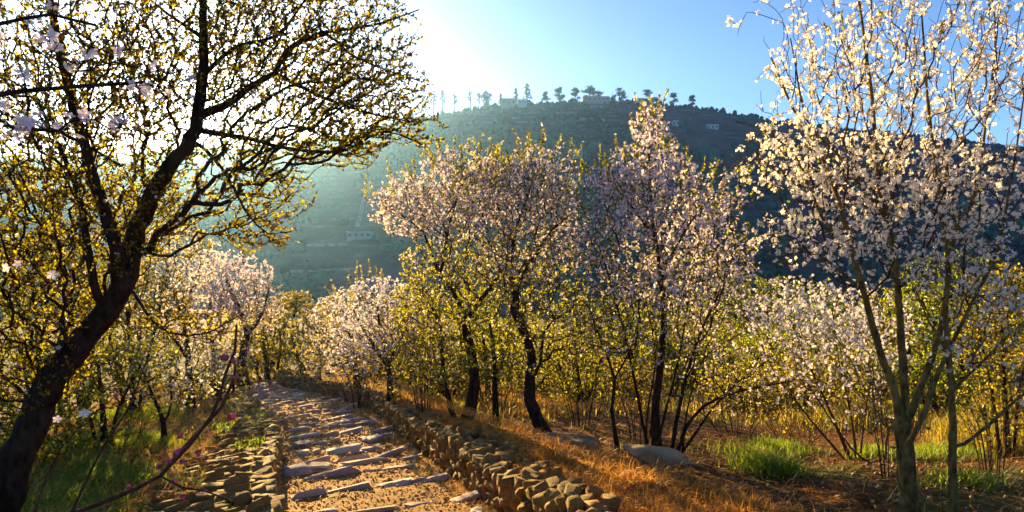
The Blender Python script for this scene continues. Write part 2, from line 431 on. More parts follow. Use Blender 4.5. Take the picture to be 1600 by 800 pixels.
class Tubes:
    def __init__(s): s.v = []; s.q = []; s.t = []; s.n = 0
    def add(s, pts, rad, k, knobs=0.0, r=None):
        pts = np.asarray(pts, float); rad = np.asarray(rad, float)
        if len(pts) < 2: return
        t = np.gradient(pts, axis=0); t /= np.linalg.norm(t, axis=1)[:, None] + 1e-9
        mean = pts[-1] - pts[0]; ref = np.eye(3)[np.argmin(np.abs(mean))]
        a = np.cross(t, ref); a /= np.linalg.norm(a, axis=1)[:, None] + 1e-9
        b = np.cross(t, a); th = np.arange(k) * 2 * math.pi / k
        rr = rad[:, None] * np.ones((1, k))
        if knobs and r is not None: rr = rr * (1 + knobs * r.uniform(-1, 1, rr.shape))
        ring = pts[:, None, :] + rr[..., None] * (np.cos(th)[None, :, None] * a[:, None, :] + np.sin(th)[None, :, None] * b[:, None, :])
        n = len(pts); idx = s.n + np.arange(n * k).reshape(n, k); nx = np.roll(idx, -1, axis=1)
        s.q.append(np.stack([idx[:-1], nx[:-1], nx[1:], idx[1:]], axis=2).reshape(-1, 4))
        s.v.append(ring.reshape(-1, 3)); s.n += n * k
        tip = s.n; s.v.append((pts[-1] + t[-1] * rad[-1])[None]); s.n += 1
        s.t.append(np.stack([idx[-1], nx[-1], np.full(k, tip)], axis=1))
    def mesh(s, name, mat, base):
        return mesh_np(name, np.vstack(s.v) - base, [np.vstack(s.q), np.vstack(s.t)], mat, True)

# ------------------------------------------------------------------ trees
def PX(pts, d=None):
    return [P(*p) if len(p) == 3 else P(p[0], p[1], d) for p in pts]

def blob_points(b, r):
    """b = (px, py, depth, rx_px, ry_px, rdepth_m, count, blossom/m, leaf/m)"""
    px, py, d, rx, ry, rd, n = b[:7]
    u = r.normal(size=(n, 3)); u /= np.linalg.norm(u, axis=1)[:, None]
    u *= (r.uniform(0, 1, n) ** (1 / 2.4))[:, None]
    c = P(px, py, d); s = d / FPX
    return c + u * np.array([rx * s, rd, ry * s])

FT, FF, LT, LQ = tpl_flower(), tpl_flower_far(), tpl_leaf(), tpl_quadleaf()

def tree(name, label, cat, limbs, blobs, group=None, seed=1, barkm='bark_dark', twigm='bark_mid', rtip=0.0016, bf=0.38, metric=(1, 1, 1),
         petal=None, fsize=0.017, ftpl=None, leaf=None, lsize=0.022, ltpl=None, parts=True, droop=0.0, base=None, pw=2.9, clear=None, mul=2.0, fmul=1.0, lmul=1.4, cluster=1, shoots=0):
    r = np.random.default_rng(seed)
    pos, par, rad, limb_of = [], [], [], []
    chains = []
    for li, L in enumerate(limbs):
        raw = PX(L[0])
        if len(L) < 3 or L[2] is None:                       # stems stand on the ground
            g = float(terr(raw[0][0], raw[0][1])) - 0.04
            if abs(raw[0][2] - g) > 0.25: print('BASE', name, L[0][0], round(float(raw[0][2] - g), 2))
            raw[0] = np.array([raw[0][0], raw[0][1], g])
        pts = catmull(raw, max(0.05, 0.02 * L[0][0][2]))
        n = len(pts); jit = r.normal(size=pts.shape) * 0.10 * np.linspace(L[1][0], L[1][1], n)[:, None]; pts = pts + jit
        start = -1
        if len(L) > 2 and L[2] is not None:
            cand = [i for i in range(len(pos)) if limb_of[i] == L[2]]
            start = min(cand, key=lambda i: np.linalg.norm(pos[i] - pts[0]))
        ids = []
        for k in range(n):
            if k == 0 and start >= 0: ids.append(start); continue
            par.append(ids[-1] if ids else -1); pos.append(pts[k]); limb_of.append(li)
            ids.append(len(pos) - 1); rad.append(L[1][0] + (L[1][1] - L[1][0]) * (k / (n - 1)) ** 0.7)
        chains.append(ids)
    nsk = len(pos)
    tg, bl, lf = [], [], []
    for b in blobs:
        b = list(b); b[6] = int(b[6] * mul); p = blob_points(b, r); tg.append(p); bl += [b[7]] * len(p); lf += [b[8]] * len(p)
    tg = np.vstack(tg); bl = np.array(bl, float); lf = np.array(lf, float)
    if clear is not None:
        k = clear(tg); tg, bl, lf = tg[k], bl[k], lf[k]
    nt = len(tg); mt = np.array(metric)
    allp = np.vstack([np.array(pos), tg]); A = allp * mt
    plen = np.zeros(nsk + nt); parent = np.array(par + [-1] * nt)
    for i in range(nsk):
        if parent[i] >= 0: plen[i] = plen[parent[i]] + np.linalg.norm(A[i] - A[parent[i]])
    best = np.full(nt, 1e9); bestp = np.zeros(nt, int); T = A[nsk:]
    for i in range(max(0, 0), nsk):
        d = np.linalg.norm(T - A[i], axis=1); c = d + bf * (plen[i] + d)
        m = c < best; best[m] = c[m]; bestp[m] = i
    order = []
    for _ in range(nt):
        j = int(np.argmin(best)); i = bestp[j]; g = nsk + j
        parent[g] = i; plen[g] = plen[i] + np.linalg.norm(A[g] - A[i]); order.append(g); best[j] = np.inf
        d = np.linalg.norm(T - A[g], axis=1); c = d + bf * (plen[g] + d)
        m = (c < best) & np.isfinite(best); best[m] = c[m]; bestp[m] = g
    # radii of the twigs by the pipe rule, thickest child continues
    R = np.zeros(nsk + nt); R[:nsk] = rad
    acc = np.zeros(nsk + nt)
    for g in reversed(order):
        R[g] = max(rtip, acc[g] ** (1 / pw)) if acc[g] > 0 else rtip
        acc[parent[g]] += R[g] ** pw
    for g in order:
        p = parent[g]
        R[g] = min(R[g], R[p] * 0.85 if p < nsk else R[p])
    kids = [[] for _ in range(nsk + nt)]
    for g in order: kids[parent[g]].append(g)
    # chains of twigs
    cont = {}
    stack = []
    EA, EB, EL, EF, ER = [], [], [], [], []
    tw = Tubes()
    roots = [(i, k) for i in range(nsk) for k in kids[i]]
    while roots:
        p, g = roots.pop()
        pts = [allp[p], allp[g]]; rr = [min(R[g] * 1.15, R[p]), R[g]]; ids = [g]
        while kids[ids[-1]]:
            ks = sorted(kids[ids[-1]], key=lambda q: -R[q])
            for q in ks[1:]: roots.append((ids[-1], q))
            ids.append(ks[0]); pts.append(allp[ks[0]]); rr.append(R[ks[0]])
        # smooth, wiggle
        pp = np.column_stack([np.array(pts), np.array(rr)])
        sp = catmull(pp, max(0.035, 0.012 * abs(pts[0][1])))
        n = len(sp)
        if n > 2:
            w = r.normal(size=(n, 3)) * np.minimum(0.010, 0.0010 * abs(pts[0][1]) + 0.001); w[0] = 0; sp[:, :3] += w
        if droop:
            sp[:, 2] -= droop * (np.linspace(0, 1, n) ** 2) * np.linalg.norm(sp[-1, :3] - sp[0, :3])
        rads = np.maximum(sp[:, 3], rtip * 0.8); rads[-1] *= 0.6
        mr = rads.max()
        tw.add(sp[:, :3], rads, 3 if mr < 0.006 else (5 if mr < 0.015 else 7))
        seg = np.linalg.norm(np.diff(sp[:, :3], axis=0), axis=1)
        # per segment densities from the nearest target on the chain
        frac = np.linspace(0, len(ids) - 1e-6, n)[:-1].astype(int)
        gi = np.array(ids)[frac] - nsk
        EA.append(sp[:-1, :3]); EB.append(sp[1:, :3]); EL.append(bl[gi]); EF.append(lf[gi]); ER.append(rads[:-1])
    if shoots:                                            # straight leafy shoots standing off the crown
        term = np.array([g for g in order if not kids[g]]); zz = allp[term][:, 2]; w = np.clip((zz - np.quantile(zz, .45)), 0.02, None); c0 = allp[term].mean(0)
        for g in r.choice(term, shoots, p=w / w.sum()):
            o = (allp[g] - c0) * np.array([1, 1, .3]); o = o / (np.linalg.norm(o) + 1e-6) * .35 + r.normal(size=3) * .18 + np.array([0, 0, 1.0]); o /= np.linalg.norm(o)
            L = abs(allp[g][1]) * r.uniform(.014, .040); pts = allp[g] + o * np.linspace(0, L, 4)[:, None] + r.normal(size=(4, 3)) * L * .02
            pts[0] = allp[g]; tw.add(pts, np.linspace(rtip, rtip * .6, 4), 3)
            EA.append(pts[:-1]); EB.append(pts[1:]); EL.append(np.full(3, 10.0)); EF.append(np.full(3, 75.0)); ER.append(np.full(3, rtip))
    EA, EB, EL, EF, ER = np.vstack(EA), np.vstack(EB), np.concatenate(EL), np.concatenate(EF), np.concatenate(ER)
    ln = np.linalg.norm(EB - EA, axis=1); thinm = np.clip(1.6 - ER / (rtip * 4), 0.0, 1)
    b0 = pos[0] if base is None else np.array(base)
    root = empty(name, b0, label, cat, group)
    tris = [0]
    for li, ids in enumerate(chains):
        t = Tubes(); rr = [rad[i] for i in ids]
        if li > 0: rr[0] = min(rr[0], rr[min(1, len(rr) - 1)])
        else: rr = [q * (1 + 0.35 * math.exp(-k / 2.0)) for k, q in enumerate(rr)]
        t.add([pos[i] for i in ids], rr, (18 if rr[0] > 0.1 else 12) if rr[0] > 0.02 else 6, 0.09, r)
        obj('trunk' if li == 0 else 'branch', t.mesh('trunk' if li == 0 else 'branch', M[barkm], b0), root)
    obj('twigs', tw.mesh('twigs', M[twigm], b0), root, kind='stuff')
    def along(dens):
        n = r.poisson(ln * dens * thinm); idx = np.repeat(np.arange(len(n)), n)
        t = r.uniform(0, 1, len(idx))[:, None]
        d = (EB - EA)[idx]; d = d / (np.linalg.norm(d, axis=1)[:, None] + 1e-9)
        return EA[idx] + (EB - EA)[idx] * t, d, len(idx)
    if petal:
        p, d, n = along(EL * fmul / cluster)
        if n and cluster > 1:
            p = np.repeat(p, cluster, 0); d = np.repeat(d, cluster, 0); n = len(p); p = p + r.normal(size=(n, 3)) * fsize * .6
    if petal and n:
        o = r.normal(size=(n, 3)); o /= np.linalg.norm(o, axis=1)[:, None]; o += d * 0.3 + np.array([0, 0, 0.25])
        sz = fsize * np.where(r.uniform(0, 1, n) < .22, r.uniform(.3, .6, n), r.uniform(0.7, 1.25, n))
        v, f = scatter(ftpl or FF, p + o * sz[:, None] * 0.7 - b0, rand_rot(n, r, o * 1.5, 0.6), sz)
        obj('blossom', mesh_np('blossom', v, f, M[petal]), root, kind='stuff')
    if leaf:
        p, d, n = along(EF * lmul)
    if leaf and n:
        o = r.normal(size=(n, 3)); o /= np.linalg.norm(o, axis=1)[:, None]
        sz = lsize * r.uniform(0.5, 1.3, n)
        v, f = scatter(ltpl or LQ, p - b0, rot_along(d * 0.7 + o * 0.8 + np.array([0, 0, 0.35]), r), sz)
        obj('leaves', mesh_np('leaves', v, f, M[leaf]), root, kind='stuff')
    return root
#@@SETTING
# ------------------------------------------------------------------ ground sheet
def build_ground():
    rr = [0.0]; r0 = 0.5
    while r0 < 1500: rr.append(r0); r0 = r0 * 1.03 + 0.02
    rr = np.array(rr[1:])
    az = np.concatenate([np.linspace(-56, 56, 280), np.linspace(58, 302, 62)[1:-1]]) * math.pi / 180
    R_, A_ = np.meshgrid(rr, az, indexing='ij')
    X, Y = R_ * np.sin(A_), R_ * np.cos(A_) + 0.0
    Z = terr(X, Y)
    n, m = X.shape
    v = np.stack([X, Y, Z], -1).reshape(-1, 3)
    i = np.arange(n * m).reshape(n, m); j = np.roll(i, -1, axis=1)
    f = np.stack([i[:-1], i[1:], j[1:], j[:-1]], -1).reshape(-1, 4)
    c = len(v); v = np.vstack([v, [[0, 0, float(terr(0, 0))]]])
    t = np.stack([np.full(m, c), i[0], j[0]], -1)
    return obj('ground', mesh_np('ground', v, [f, t], M['ground'], True), kind='structure')
build_ground()

def build_hill():
    ys = np.concatenate([np.linspace(YB - 8, 430, 90), np.linspace(430, YR + 8, 75)[1:], np.linspace(YR + 8, 900, 14)[1:]])
    us = np.linspace(-1.15, 1.15, 330)
    Yg, U = np.meshgrid(ys, us, indexing='ij'); X = U * Yg
    Z = hill_z(X, Yg); n, m = X.shape
    v = np.stack([X, Yg, Z], -1).reshape(-1, 3); i = np.arange(n * m).reshape(n, m)
    f = np.stack([i[:-1, :-1], i[:-1, 1:], i[1:, 1:], i[1:, :-1]], -1).reshape(-1, 4)
    return obj('hill', mesh_np('hill', v, f, M['hill'], True), kind='structure')
build_hill()

# ------------------------------------------------------------------ far wood on the hill
def build_wood():
    tp = [tpl_ico(2 if k < 2 else 1, 100 + k, 0.45) for k in range(7)]
    r = np.random.default_rng(5)
    n = 8000
    y = YB + (YR + 6 - YB) * r.uniform(0, 1, n) ** 0.9; u = r.uniform(-1.0, 1.05, n); x = u * y
    dens = fbm(x * 0.018, y * 0.014, 55) * 1.7 + 0.05 + 0.2 * (y > YR - 30)
    k = dens > r.uniform(-0.22, 0.16, n); x, y = x[k], y[k]; n = len(x)
    xe = r.uniform(-140, 230, 260); ye = YR + r.uniform(-9, 3, 260); x = np.concatenate([x, xe]); y = np.concatenate([y, ye]); n = len(x)
    z = hill_z(x, y); s = r.uniform(1.2, 4.2, n) * (1 + 0.5 * (r.uniform(0, 1, n) > 0.85)); s = np.where(y > YR - 45, np.minimum(s, .8 + 1.9 * r.uniform(0, 1, n) ** 3), s)
    V, F, off = [], [], 0
    for t in range(7):
        q = np.arange(n) % 7 == t; m = q.sum()
        sc = np.stack([s[q], s[q], s[q] * r.uniform(0.7, 1.3, m)], 1)
        a = r.uniform(0, 6.28, m); ro = np.zeros((m, 3, 3)); ro[:, 0, 0] = np.cos(a); ro[:, 1, 1] = np.cos(a); ro[:, 0, 1] = -np.sin(a); ro[:, 1, 0] = np.sin(a); ro[:, 2, 2] = 1
        v, f = scatter(tp[t], np.stack([x[q], y[q], z[q] + sc[:, 2] * 0.55], 1), ro, sc)
        V.append(v); F.append(f + off); off += len(v)
        # ragged sprays standing off each crown
    o = obj('wood', mesh_np('wood', np.vstack(V), np.vstack(F), M['wood']), kind='stuff')
    tag(o, 'dark scrub and low trees covering the far hillside', 'scrub')
    # loose leaf clumps that break the outlines
    m = n * 5; idx = np.repeat(np.arange(n), 5)
    d = r.normal(size=(m, 3)); d /= np.linalg.norm(d, axis=1)[:, None]; d[:, 2] = np.abs(d[:, 2])
    p = np.stack([x, y, z + s * 0.5], 1)[idx] + d * s[idx][:, None] * r.uniform(0.85, 1.25, m)[:, None]
    v, f = scatter(LQ, p, rand_rot(m, r), s[idx] * r.uniform(0.3, 0.6, m))
    o2 = obj('wood_sprays', mesh_np('wood_sprays', v, f, M['wood']), o, kind='stuff')
build_wood()

def far_tree(name, label, px, top, kind, dy=0.0, group='trees along the hill crest', wide=1.0, seed=0, base_py=None):
    r = np.random.default_rng(seed + 300)
    b = on_hill(px, base_py) if base_py else on_ridge(px, dy)
    H = (P(px, top, b[1])[2] - b[2]) * 1.28; wide *= 1.2 if kind in ('pine', 'round') else 1.0
    root = empty(name, b, label, 'tree', group)
    t = Tubes(); lean = r.normal(size=2) * 0.05 * H
    tp = np.array([[0, 0, -0.5], [lean[0] * .3, lean[1] * .3, H * .35], [lean[0] * .7, 0, H * .7], [lean[0], lean[1], H * 0.97]])
    t.add(catmull(tp, H / 9), np.linspace(H * 0.040, H * 0.010, len(catmull(tp, H / 9))), 6, 0.1, r)
    obj('trunk', t.mesh('trunk', M['bark_dark'], np.zeros(3)), root)
    br = Tubes(); pts = []
    def lobe(c, rad, n):
        u = r.normal(size=(n, 3)); u /= np.linalg.norm(u, axis=1)[:, None]; u *= r.uniform(0, 1, n)[:, None] ** 0.4
        pts.append(np.array(c) + u * np.array(rad))
    if kind == 'pine':
        for k in range(10):
            h = r.uniform(0.26, 0.95); a = r.uniform(0, 6.28); e = H * 0.36 * wide * (1.15 - h * 0.75) * r.uniform(.4, 1)
            c = np.array([math.cos(a) * e, math.sin(a) * e, H * h]); s0 = np.array([lean[0] * h, lean[1] * h, H * (h - 0.18)])
            br.add(np.array([s0, (s0 + c) / 2 + [0, 0, -0.02 * H], c]), [H * .013, H * .009, H * .004], 4)
            k2 = r.uniform(.6, 1.25); lobe(c, (H * .19 * wide * k2, H * .19 * k2, H * .10 * k2), 130)
        lobe((lean[0], lean[1], H * .90), (H * .16 * wide, H * .16, H * .11), 100)
    elif kind == 'cone':
        for k in range(11):
            h = 0.22 + 0.072 * k; w = H * 0.23 * wide * (1.06 - h) + 0.02 * H
            for j in range(4):
                a = r.uniform(0, 6.28); c = np.array([math.cos(a) * w, math.sin(a) * w, H * h - 0.01 * H])
                br.add(np.array([[lean[0] * h, 0, H * h], c]), [H * .007, H * .002], 3); lobe(c * [.7, .7, 1], (w * .5, w * .5, H * .03), 12)
    elif kind == 'round':
        for k in range(9):
            a = r.uniform(0, 6.28); e = H * 0.30 * wide * r.uniform(0.2, 1); h = r.uniform(.12, .85)
            c = (math.cos(a) * e, math.sin(a) * e, H * h); br.add(np.array([[0, 0, H * h * .5], c]), [H * .014, H * .005], 4)
            k2 = r.uniform(.55, 1.2); lobe(c, (H * .22 * wide * k2, H * .22 * k2, H * .17 * k2), 130)
    else:
        for k in range(26):
            h = r.uniform(.3, .95); a = r.uniform(0, 6.28); w = H * 0.20 * wide * (1.2 - h)
            c = np.array([math.cos(a) * w, math.sin(a) * w, H * h + w * 1.2]); s0 = np.array([lean[0] * h, 0, H * h])
            br.add(np.array([s0, c]), [H * .008, H * .003], 3); lobe(c, (H * .05, H * .05, H * .06), 10)
    obj('branches', br.mesh('branches', M['bark_dark'], np.zeros(3)), root, kind='stuff')
    p = np.vstack(pts); n = len(p)
    v, f = scatter(LQ, p, rand_rot(n, r), H * r.uniform(0.035, 0.10, n) * (0.8 if kind in ('bare', 'cone') else 1))
    obj('crown', mesh_np('crown', v, f, M['pine']), root, kind='stuff')

SKY_TREES = [
    (663, 158, 'bare', 'sparse thin tree on the crest beside the big branch tip', .8), (678, 150, 'bare', 'thin see-through tree second along the crest from the leafy branch', .8),
    (692, 150, 'bare', 'tall thin bare tree in the loose clump at the pale end of the crest', .8), (711, 153, 'bare', 'feathery bare tree closing the loose clump at the pale end of the crest', .8),
    (736, 149, 'bare', 'pair-topped bare tree standing alone in the dip of the crest', 1.0), (748, 150, 'bare', 'faint leafless tree just before the leaning dark round tree', .7),
    (760, 147, 'round', 'dense dark oval tree on the crest before the pink house', .8), (782, 150, 'cone', 'small pale conifer touching the pink house', .9),
    (806, 143, 'cone', 'slim conifer with tiered boughs behind the pink house', .9), (824, 137, 'cone', 'tallest pointed tree on the crest, beside the blue roofed house', 1.3),
    (853, 147, 'pine', 'small wind-shaped pine between the blue roof and the broad trees', .8), (874, 141, 'pine', 'round-headed pine standing in a patch of light green scrub', .9),
    (899, 143, 'pine', 'dark spiky pine just before the long tiled house', .9), (921, 139, 'pine', 'broad flat-topped pine over the near end of the long tiled house', 1.2),
    (936, 143, 'round', 'dense rounded tree behind the middle of the long tiled house', 1.0), (956, 146, 'round', 'bluish bushy tree past the far end of the long tiled house', .8),
    (969, 143, 'pine', 'wide bushy pine with ragged top right of the tiled house', 1.1), (1012, 145, 'pine', 'dark layered pine rising behind the top of the blossom tree', 1.2),
    (1026, 152, 'round', 'low dark tree leaning over the top of the blossom tree', 1.0), (1052, 150, 'pine', 'lone open pine with bare lower trunk on the falling crest', .8),
    (1081, 153, 'pine', 'lone slim pine, last on the falling crest', .65)]
for i, (px, top, kind, lab, wd) in enumerate(SKY_TREES):
    far_tree({'bare': 'bare_tree', 'cone': 'conifer_tree', 'pine': 'pine_tree', 'round': 'evergreen_tree'}[kind], lab, px, top, kind, -2 - (i % 3) * 1.5, wide=wd, seed=i)

# ------------------------------------------------------------------ houses on the hill
def box(v0, size, b=0.0):
    bm = bmesh.new(); bmesh.ops.create_cube(bm, size=1.0)
    for v in bm.verts: v.co = Vector((v0[0] + (v.co.x) * size[0], v0[1] + v.co.y * size[1], v0[2] + (v.co.z + .5) * size[2]))
    if b: bmesh.ops.bevel(bm, geom=bm.edges[:], offset=b, segments=1, affect='EDGES')
    return bm
def bmobj(name, bm, mat, parent, kind=None):
    me = bpy.data.meshes.new(name); bm.to_mesh(me); bm.free(); me.materials.append(mat); return obj(name, me, parent, kind=kind)

def house(name, label, px, py, wpx, hpx, wall, roofm, nwin, pitched=False, ridge=False, rot=0.0, cat='house'):
    b = on_ridge(px, -6) if ridge else on_hill(px, py)
    s = b[1] / FPX; w, h = wpx * s, hpx * s; d = min(9.0, max(5.0, w * .6))
    b = b + np.array([0, d * 0.30 - (6 if ridge else 0), -0.6])
    root = empty(name, b, label, cat, 'houses on the far hill'); root.rotation_euler = (0, 0, rot)
    wl = bmobj('wall', box((0, 0, -2.5), (w, d, h + 2.5)), wall, root)
    if pitched:
        bm = bmesh.new(); e = 0.4; q = [(-w / 2 - e, -d / 2 - e, h), (w / 2 + e, -d / 2 - e, h), (w / 2 + e, d / 2 + e, h), (-w / 2 - e, d / 2 + e, h), (-w / 2 + .3, 0, h + h * .45), (w / 2 - .3, 0, h + h * .45)]
        vs = [bm.verts.new(p) for p in q]
        for f in ((0, 1, 5, 4), (2, 3, 4, 5), (0, 4, 3), (1, 2, 5), (3, 2, 1, 0)): bm.faces.new([vs[k] for k in f])
        bmobj('roof', bm, roofm, root)
    else:
        rf = bmobj('roof', box((0, 0, h + 0.003), (w + .5, d + .5, .35), .05), roofm, root)
        bmobj('parapet', box((0, -d / 2 - .1, h + .36), (w + .3, .2, .4)), wall, root)
    for k in range(nwin):
        x = -w / 2 + w * (k + .5) / nwin
        wi = bmobj('window', box((x, -d / 2 - .03, h * .38), (w / nwin * .38, .16, h * .36)), M['glass'], root)
        bmobj('sill', box((x, -d / 2 - .12, h * .38 - .18), (w / nwin * .46, .3, .15)), M['roof_pale'], wi)
    return root

house('house', 'low pinkish house with flat pale roof on the crest beside the tall conifer', 795, 168, 23, 10, M['pinkwall'], M['roof_pale'], 3, ridge=True)
house('house', 'small house with bright blue roof under the tallest crest tree', 816, 169, 14, 7, M['plaster'], M['roof_blue'], 2, ridge=True)
house('house', 'long low house with a tiled roof in front of the broad pines on the crest', 930, 164, 40, 6, M['pinkwall'], M['roof_tile'], 6, pitched=True, ridge=True)
house('house', 'white house mostly hidden under the dark pines behind the blossom tree top', 996, 167, 15, 5, M['plaster'], M['roof_pale'], 2, ridge=True)
house('house', 'small square white house midway down the hill above the two blossom trees', 901, 246, 18, 11, M['plaster'], M['roof_blue'], 3)
house('house', 'pale stone house among scrub below the pink house on the hillside', 699, 248, 17, 7, M['stonehouse'], M['roof_pale'], 3)
house('house', 'pale house with white walls high on the slope past the blossom tree top', 1056, 196, 10, 7, M['plaster'], M['roof_pale'], 2)
house('house', 'wide pale house near the crest on the dark end of the hill', 1113, 201, 18, 6, M['plaster'], M['roof_pale'], 3)
house('house', 'long ruined stone house low on the hazy slope beyond the first blossom crown', 562, 372, 38, 10, M['stonehouse'], M['roof_pale'], 4)
house('house', 'pale building high on the hazy slope behind the hanging branch tips', 592, 236, 24, 14, M['stonehouse'], M['roof_pale'], 3)
house('house', 'white house under the dark slope beside the cream blossom tree', 1192, 380, 34, 6, M['plaster'], M['roof_pale'], 4)

def terrace_wall(label, pts, hpx):
    """dry stone terrace wall following the slope"""
    w = [on_hill(*p) for p in pts]; s = w[0][1] / FPX; hh = hpx * s
    c = catmull(np.array(w), 3.0); c[:, 2] = hill_z(c[:, 0], c[:, 1]); b = c[0].copy(); n = len(c); r = np.random.default_rng(int(pts[0][0]))
    v = []; 
    for p in c:
        hz = hh * r.uniform(.75, 1.1)
        for dy, dz in ((-1.2, -1.5), (-1.0, hz), (0.2, hz + .1), (0.6, -1.5)): v.append(p + [0, dy, dz] - b)
    i = np.arange(n * 4).reshape(n, 4); j = np.roll(i, -1, 1)
    f = np.stack([i[:-1], i[1:], j[1:], j[:-1]], -1).reshape(-1, 4)
    o = obj('terrace_wall', mesh_np('terrace_wall', np.array(v), f, M['track']), loc=b)
    tag(o, label, 'wall', 'terrace walls on the far hill')
terrace_wall('pale stone terrace wall below the pink house on the crest', [(782, 188), (800, 186), (814, 185)], 3)
terrace_wall('pale stone terrace wall below the long tiled house', [(905, 188), (925, 187), (945, 188)], 3)
terrace_wall('short pale terrace wall just under the long tiled house', [(922, 168), (936, 168), (944, 169)], 3)
terrace_wall('hazy terrace wall halfway up the slope beside the pale track', [(600, 300), (640, 292), (690, 287)], 2)
terrace_wall('low terrace wall at the foot of the hazy slope above the distant trees', [(455, 425), (500, 424), (560, 420)], 3)
terrace_wall('terrace wall crossing the foot of the hill behind the yellow tree', [(440, 380), (490, 384), (545, 382)], 3)

def build_track():
    w = [on_hill(*p) for p in [(577, 282), (575, 295), (570, 308), (566, 320), (564, 332), (561, 345), (558, 355)]]
    c = catmull(np.array(w), 4.0); n = len(c); b = c[0].copy(); v = []
    for p in c:
        for dx in (-1.6, 1.6): v.append([p[0] + dx, p[1], float(hill_z(p[0] + dx, p[1])) + .35])
    v = np.array(v); i = np.arange(n * 2).reshape(n, 2)
    f = np.stack([i[:-1, 0], i[:-1, 1], i[1:, 1], i[1:, 0]], -1)
    obj('track', mesh_np('track', v, f, M['track']), kind='structure')
build_track()

# ------------------------------------------------------------------ path
def build_path():
    ys = np.concatenate([np.arange(0.3, 3.2, .12), np.arange(3.2, 10, .03), np.arange(10, PATH_END + 2, .07)]); us = np.linspace(0, 1, 64)
    Yg, U = np.meshgrid(ys, us, indexing='ij'); X = (xl(Yg) - .03) * (1 - U) + (xr(Yg) + .03) * U
    Z = path_z(Yg) + .004 + fbm(X * 2.2, Yg * 2.2, 61) * .05 + fbm(X * 17, Yg * 17, 62, 3) * .022
    n, m = X.shape; v = np.stack([X, Yg, Z], -1).reshape(-1, 3); i = np.arange(n * m).reshape(n, m)
    f = np.stack([i[:-1, :-1], i[:-1, 1:], i[1:, 1:], i[1:, :-1]], -1).reshape(-1, 4)
    return obj('path', mesh_np('path', v, f, M['path'], True), kind='structure')
PATH = build_path()
def path_h(x, y): return path_z(y) + .004 + fbm(x * 2.2, y * 2.2, 61) * .05

def blocky(seed, pw=0.62, amp=0.16):
    v, f = tpl_ico(2, seed, amp); n = np.abs(v).max(1)
    v = np.sign(v) * np.abs(v) ** pw * 0.5
    return v, f
ROCKS = [tpl_rock(500 + k) for k in range(14)]
FAR_ROCKS = [(lambda q: (q[0] * .5, q[1]))(tpl_ico(1, 700 + k, .3)) for k in range(9)]
def rock_meshes(mat, key): return [mesh_np('stone', v, f, M[mat], False) for v, f in ROCKS]
for_wall, for_step = rock_meshes('stone_wall', 'w'), rock_meshes('stone_step', 's')
def lay(stones, parent, name, pool, limit, stuff_name, stuff_mat, origin):
    """stones: list of (pos, size, euler); the nearest `limit` become parts, the rest one stuff part"""
    stones = sorted(stones, key=lambda s: s[0][0] ** 2 + s[0][1] ** 2)
    vis = [s for s in stones if s[0][1] > 3.3]; 
    for k, (p, s, e) in enumerate(vis[:limit]):
        o = bpy.data.objects.new(name, pool[k % len(pool)]); COL.objects.link(o); o.parent = parent
        o.location = tuple(np.array(p) - origin); o.scale = tuple(s); o.rotation_euler = tuple(e)
    rest = vis[limit:] + [s for s in stones if s[0][1] <= 3.3]
    if rest:
        V, F, off = [], [], 0
        for k, (p, s, e) in enumerate(rest):
            v, f = FAR_ROCKS[k % len(FAR_ROCKS)]
            from mathutils import Euler
            m = np.array(Euler(e).to_matrix()); q = (v * np.array(s)) @ m.T + np.array(p) - origin
            V.append(q); F.append(f + off); off += len(q)
        obj(stuff_name, mesh_np(stuff_name, np.vstack(V), np.vstack(F), stuff_mat, False), parent, kind='stuff')

def build_steps():
    r = np.random.default_rng(17); st = []
    c = 2.9; rows = []
    while c < 27: rows.append(c); c += r.uniform(.52, .82) if c < 7 else r.uniform(.42, .75)
    for c in rows:
        # a row runs slantwise across the path from its left edge
        for part in range(2 if r.uniform() < .4 else 1):
            y = c + part * r.uniform(.10, .17); x = float(xl(y)) + r.uniform(.02, .25) + part * r.uniform(.1, .6); stop = 1.0 if part == 0 else r.uniform(.4, .8)
            while x < xr(y) - .1 and (x - xl(y)) / (xr(y) - xl(y)) < stop + .25 and y < PATH_END:
                big = r.uniform() < .72
                L = r.uniform(.24, .62) if big else r.uniform(.09, .18)
                wd = (r.uniform(.05, .10) if r.uniform() < .85 else r.uniform(.11, .18)) if big else r.uniform(.07, .13)
                hh = r.uniform(.08, .13); a = math.atan(.62) + r.normal() * .06
                cx, cy = x + math.cos(a) * L / 2, y + math.sin(a) * L / 2
                if r.uniform() < .95 and cx < xr(cy) - .02:
                    st.append(((cx, cy, float(path_h(cx, cy)) - .012 + r.normal() * .012), (L, wd, hh), (r.normal() * .10, r.normal() * .05, a)))
                x += math.cos(a) * (L + r.uniform(.0, .04)); y += math.sin(a) * (L + .02) + r.normal() * .012
    # round loose stones lying in the treads
    for px, py, s in [(462, 740, .20), (500, 735, .18), (585, 690, .18), (470, 700, .16), (540, 665, .16)]:
        x, y = path_pt(px, py); st.append(((x, y, float(path_h(x, y)) + .03), (s * 1.4, s, s * .5), (r.normal() * .1, r.normal() * .1, r.uniform(0, .8))))
    lay(st, PATH, 'step_stone', for_step, 290, 'far_step_stones', M['stone_step'], np.zeros(3))
build_steps()

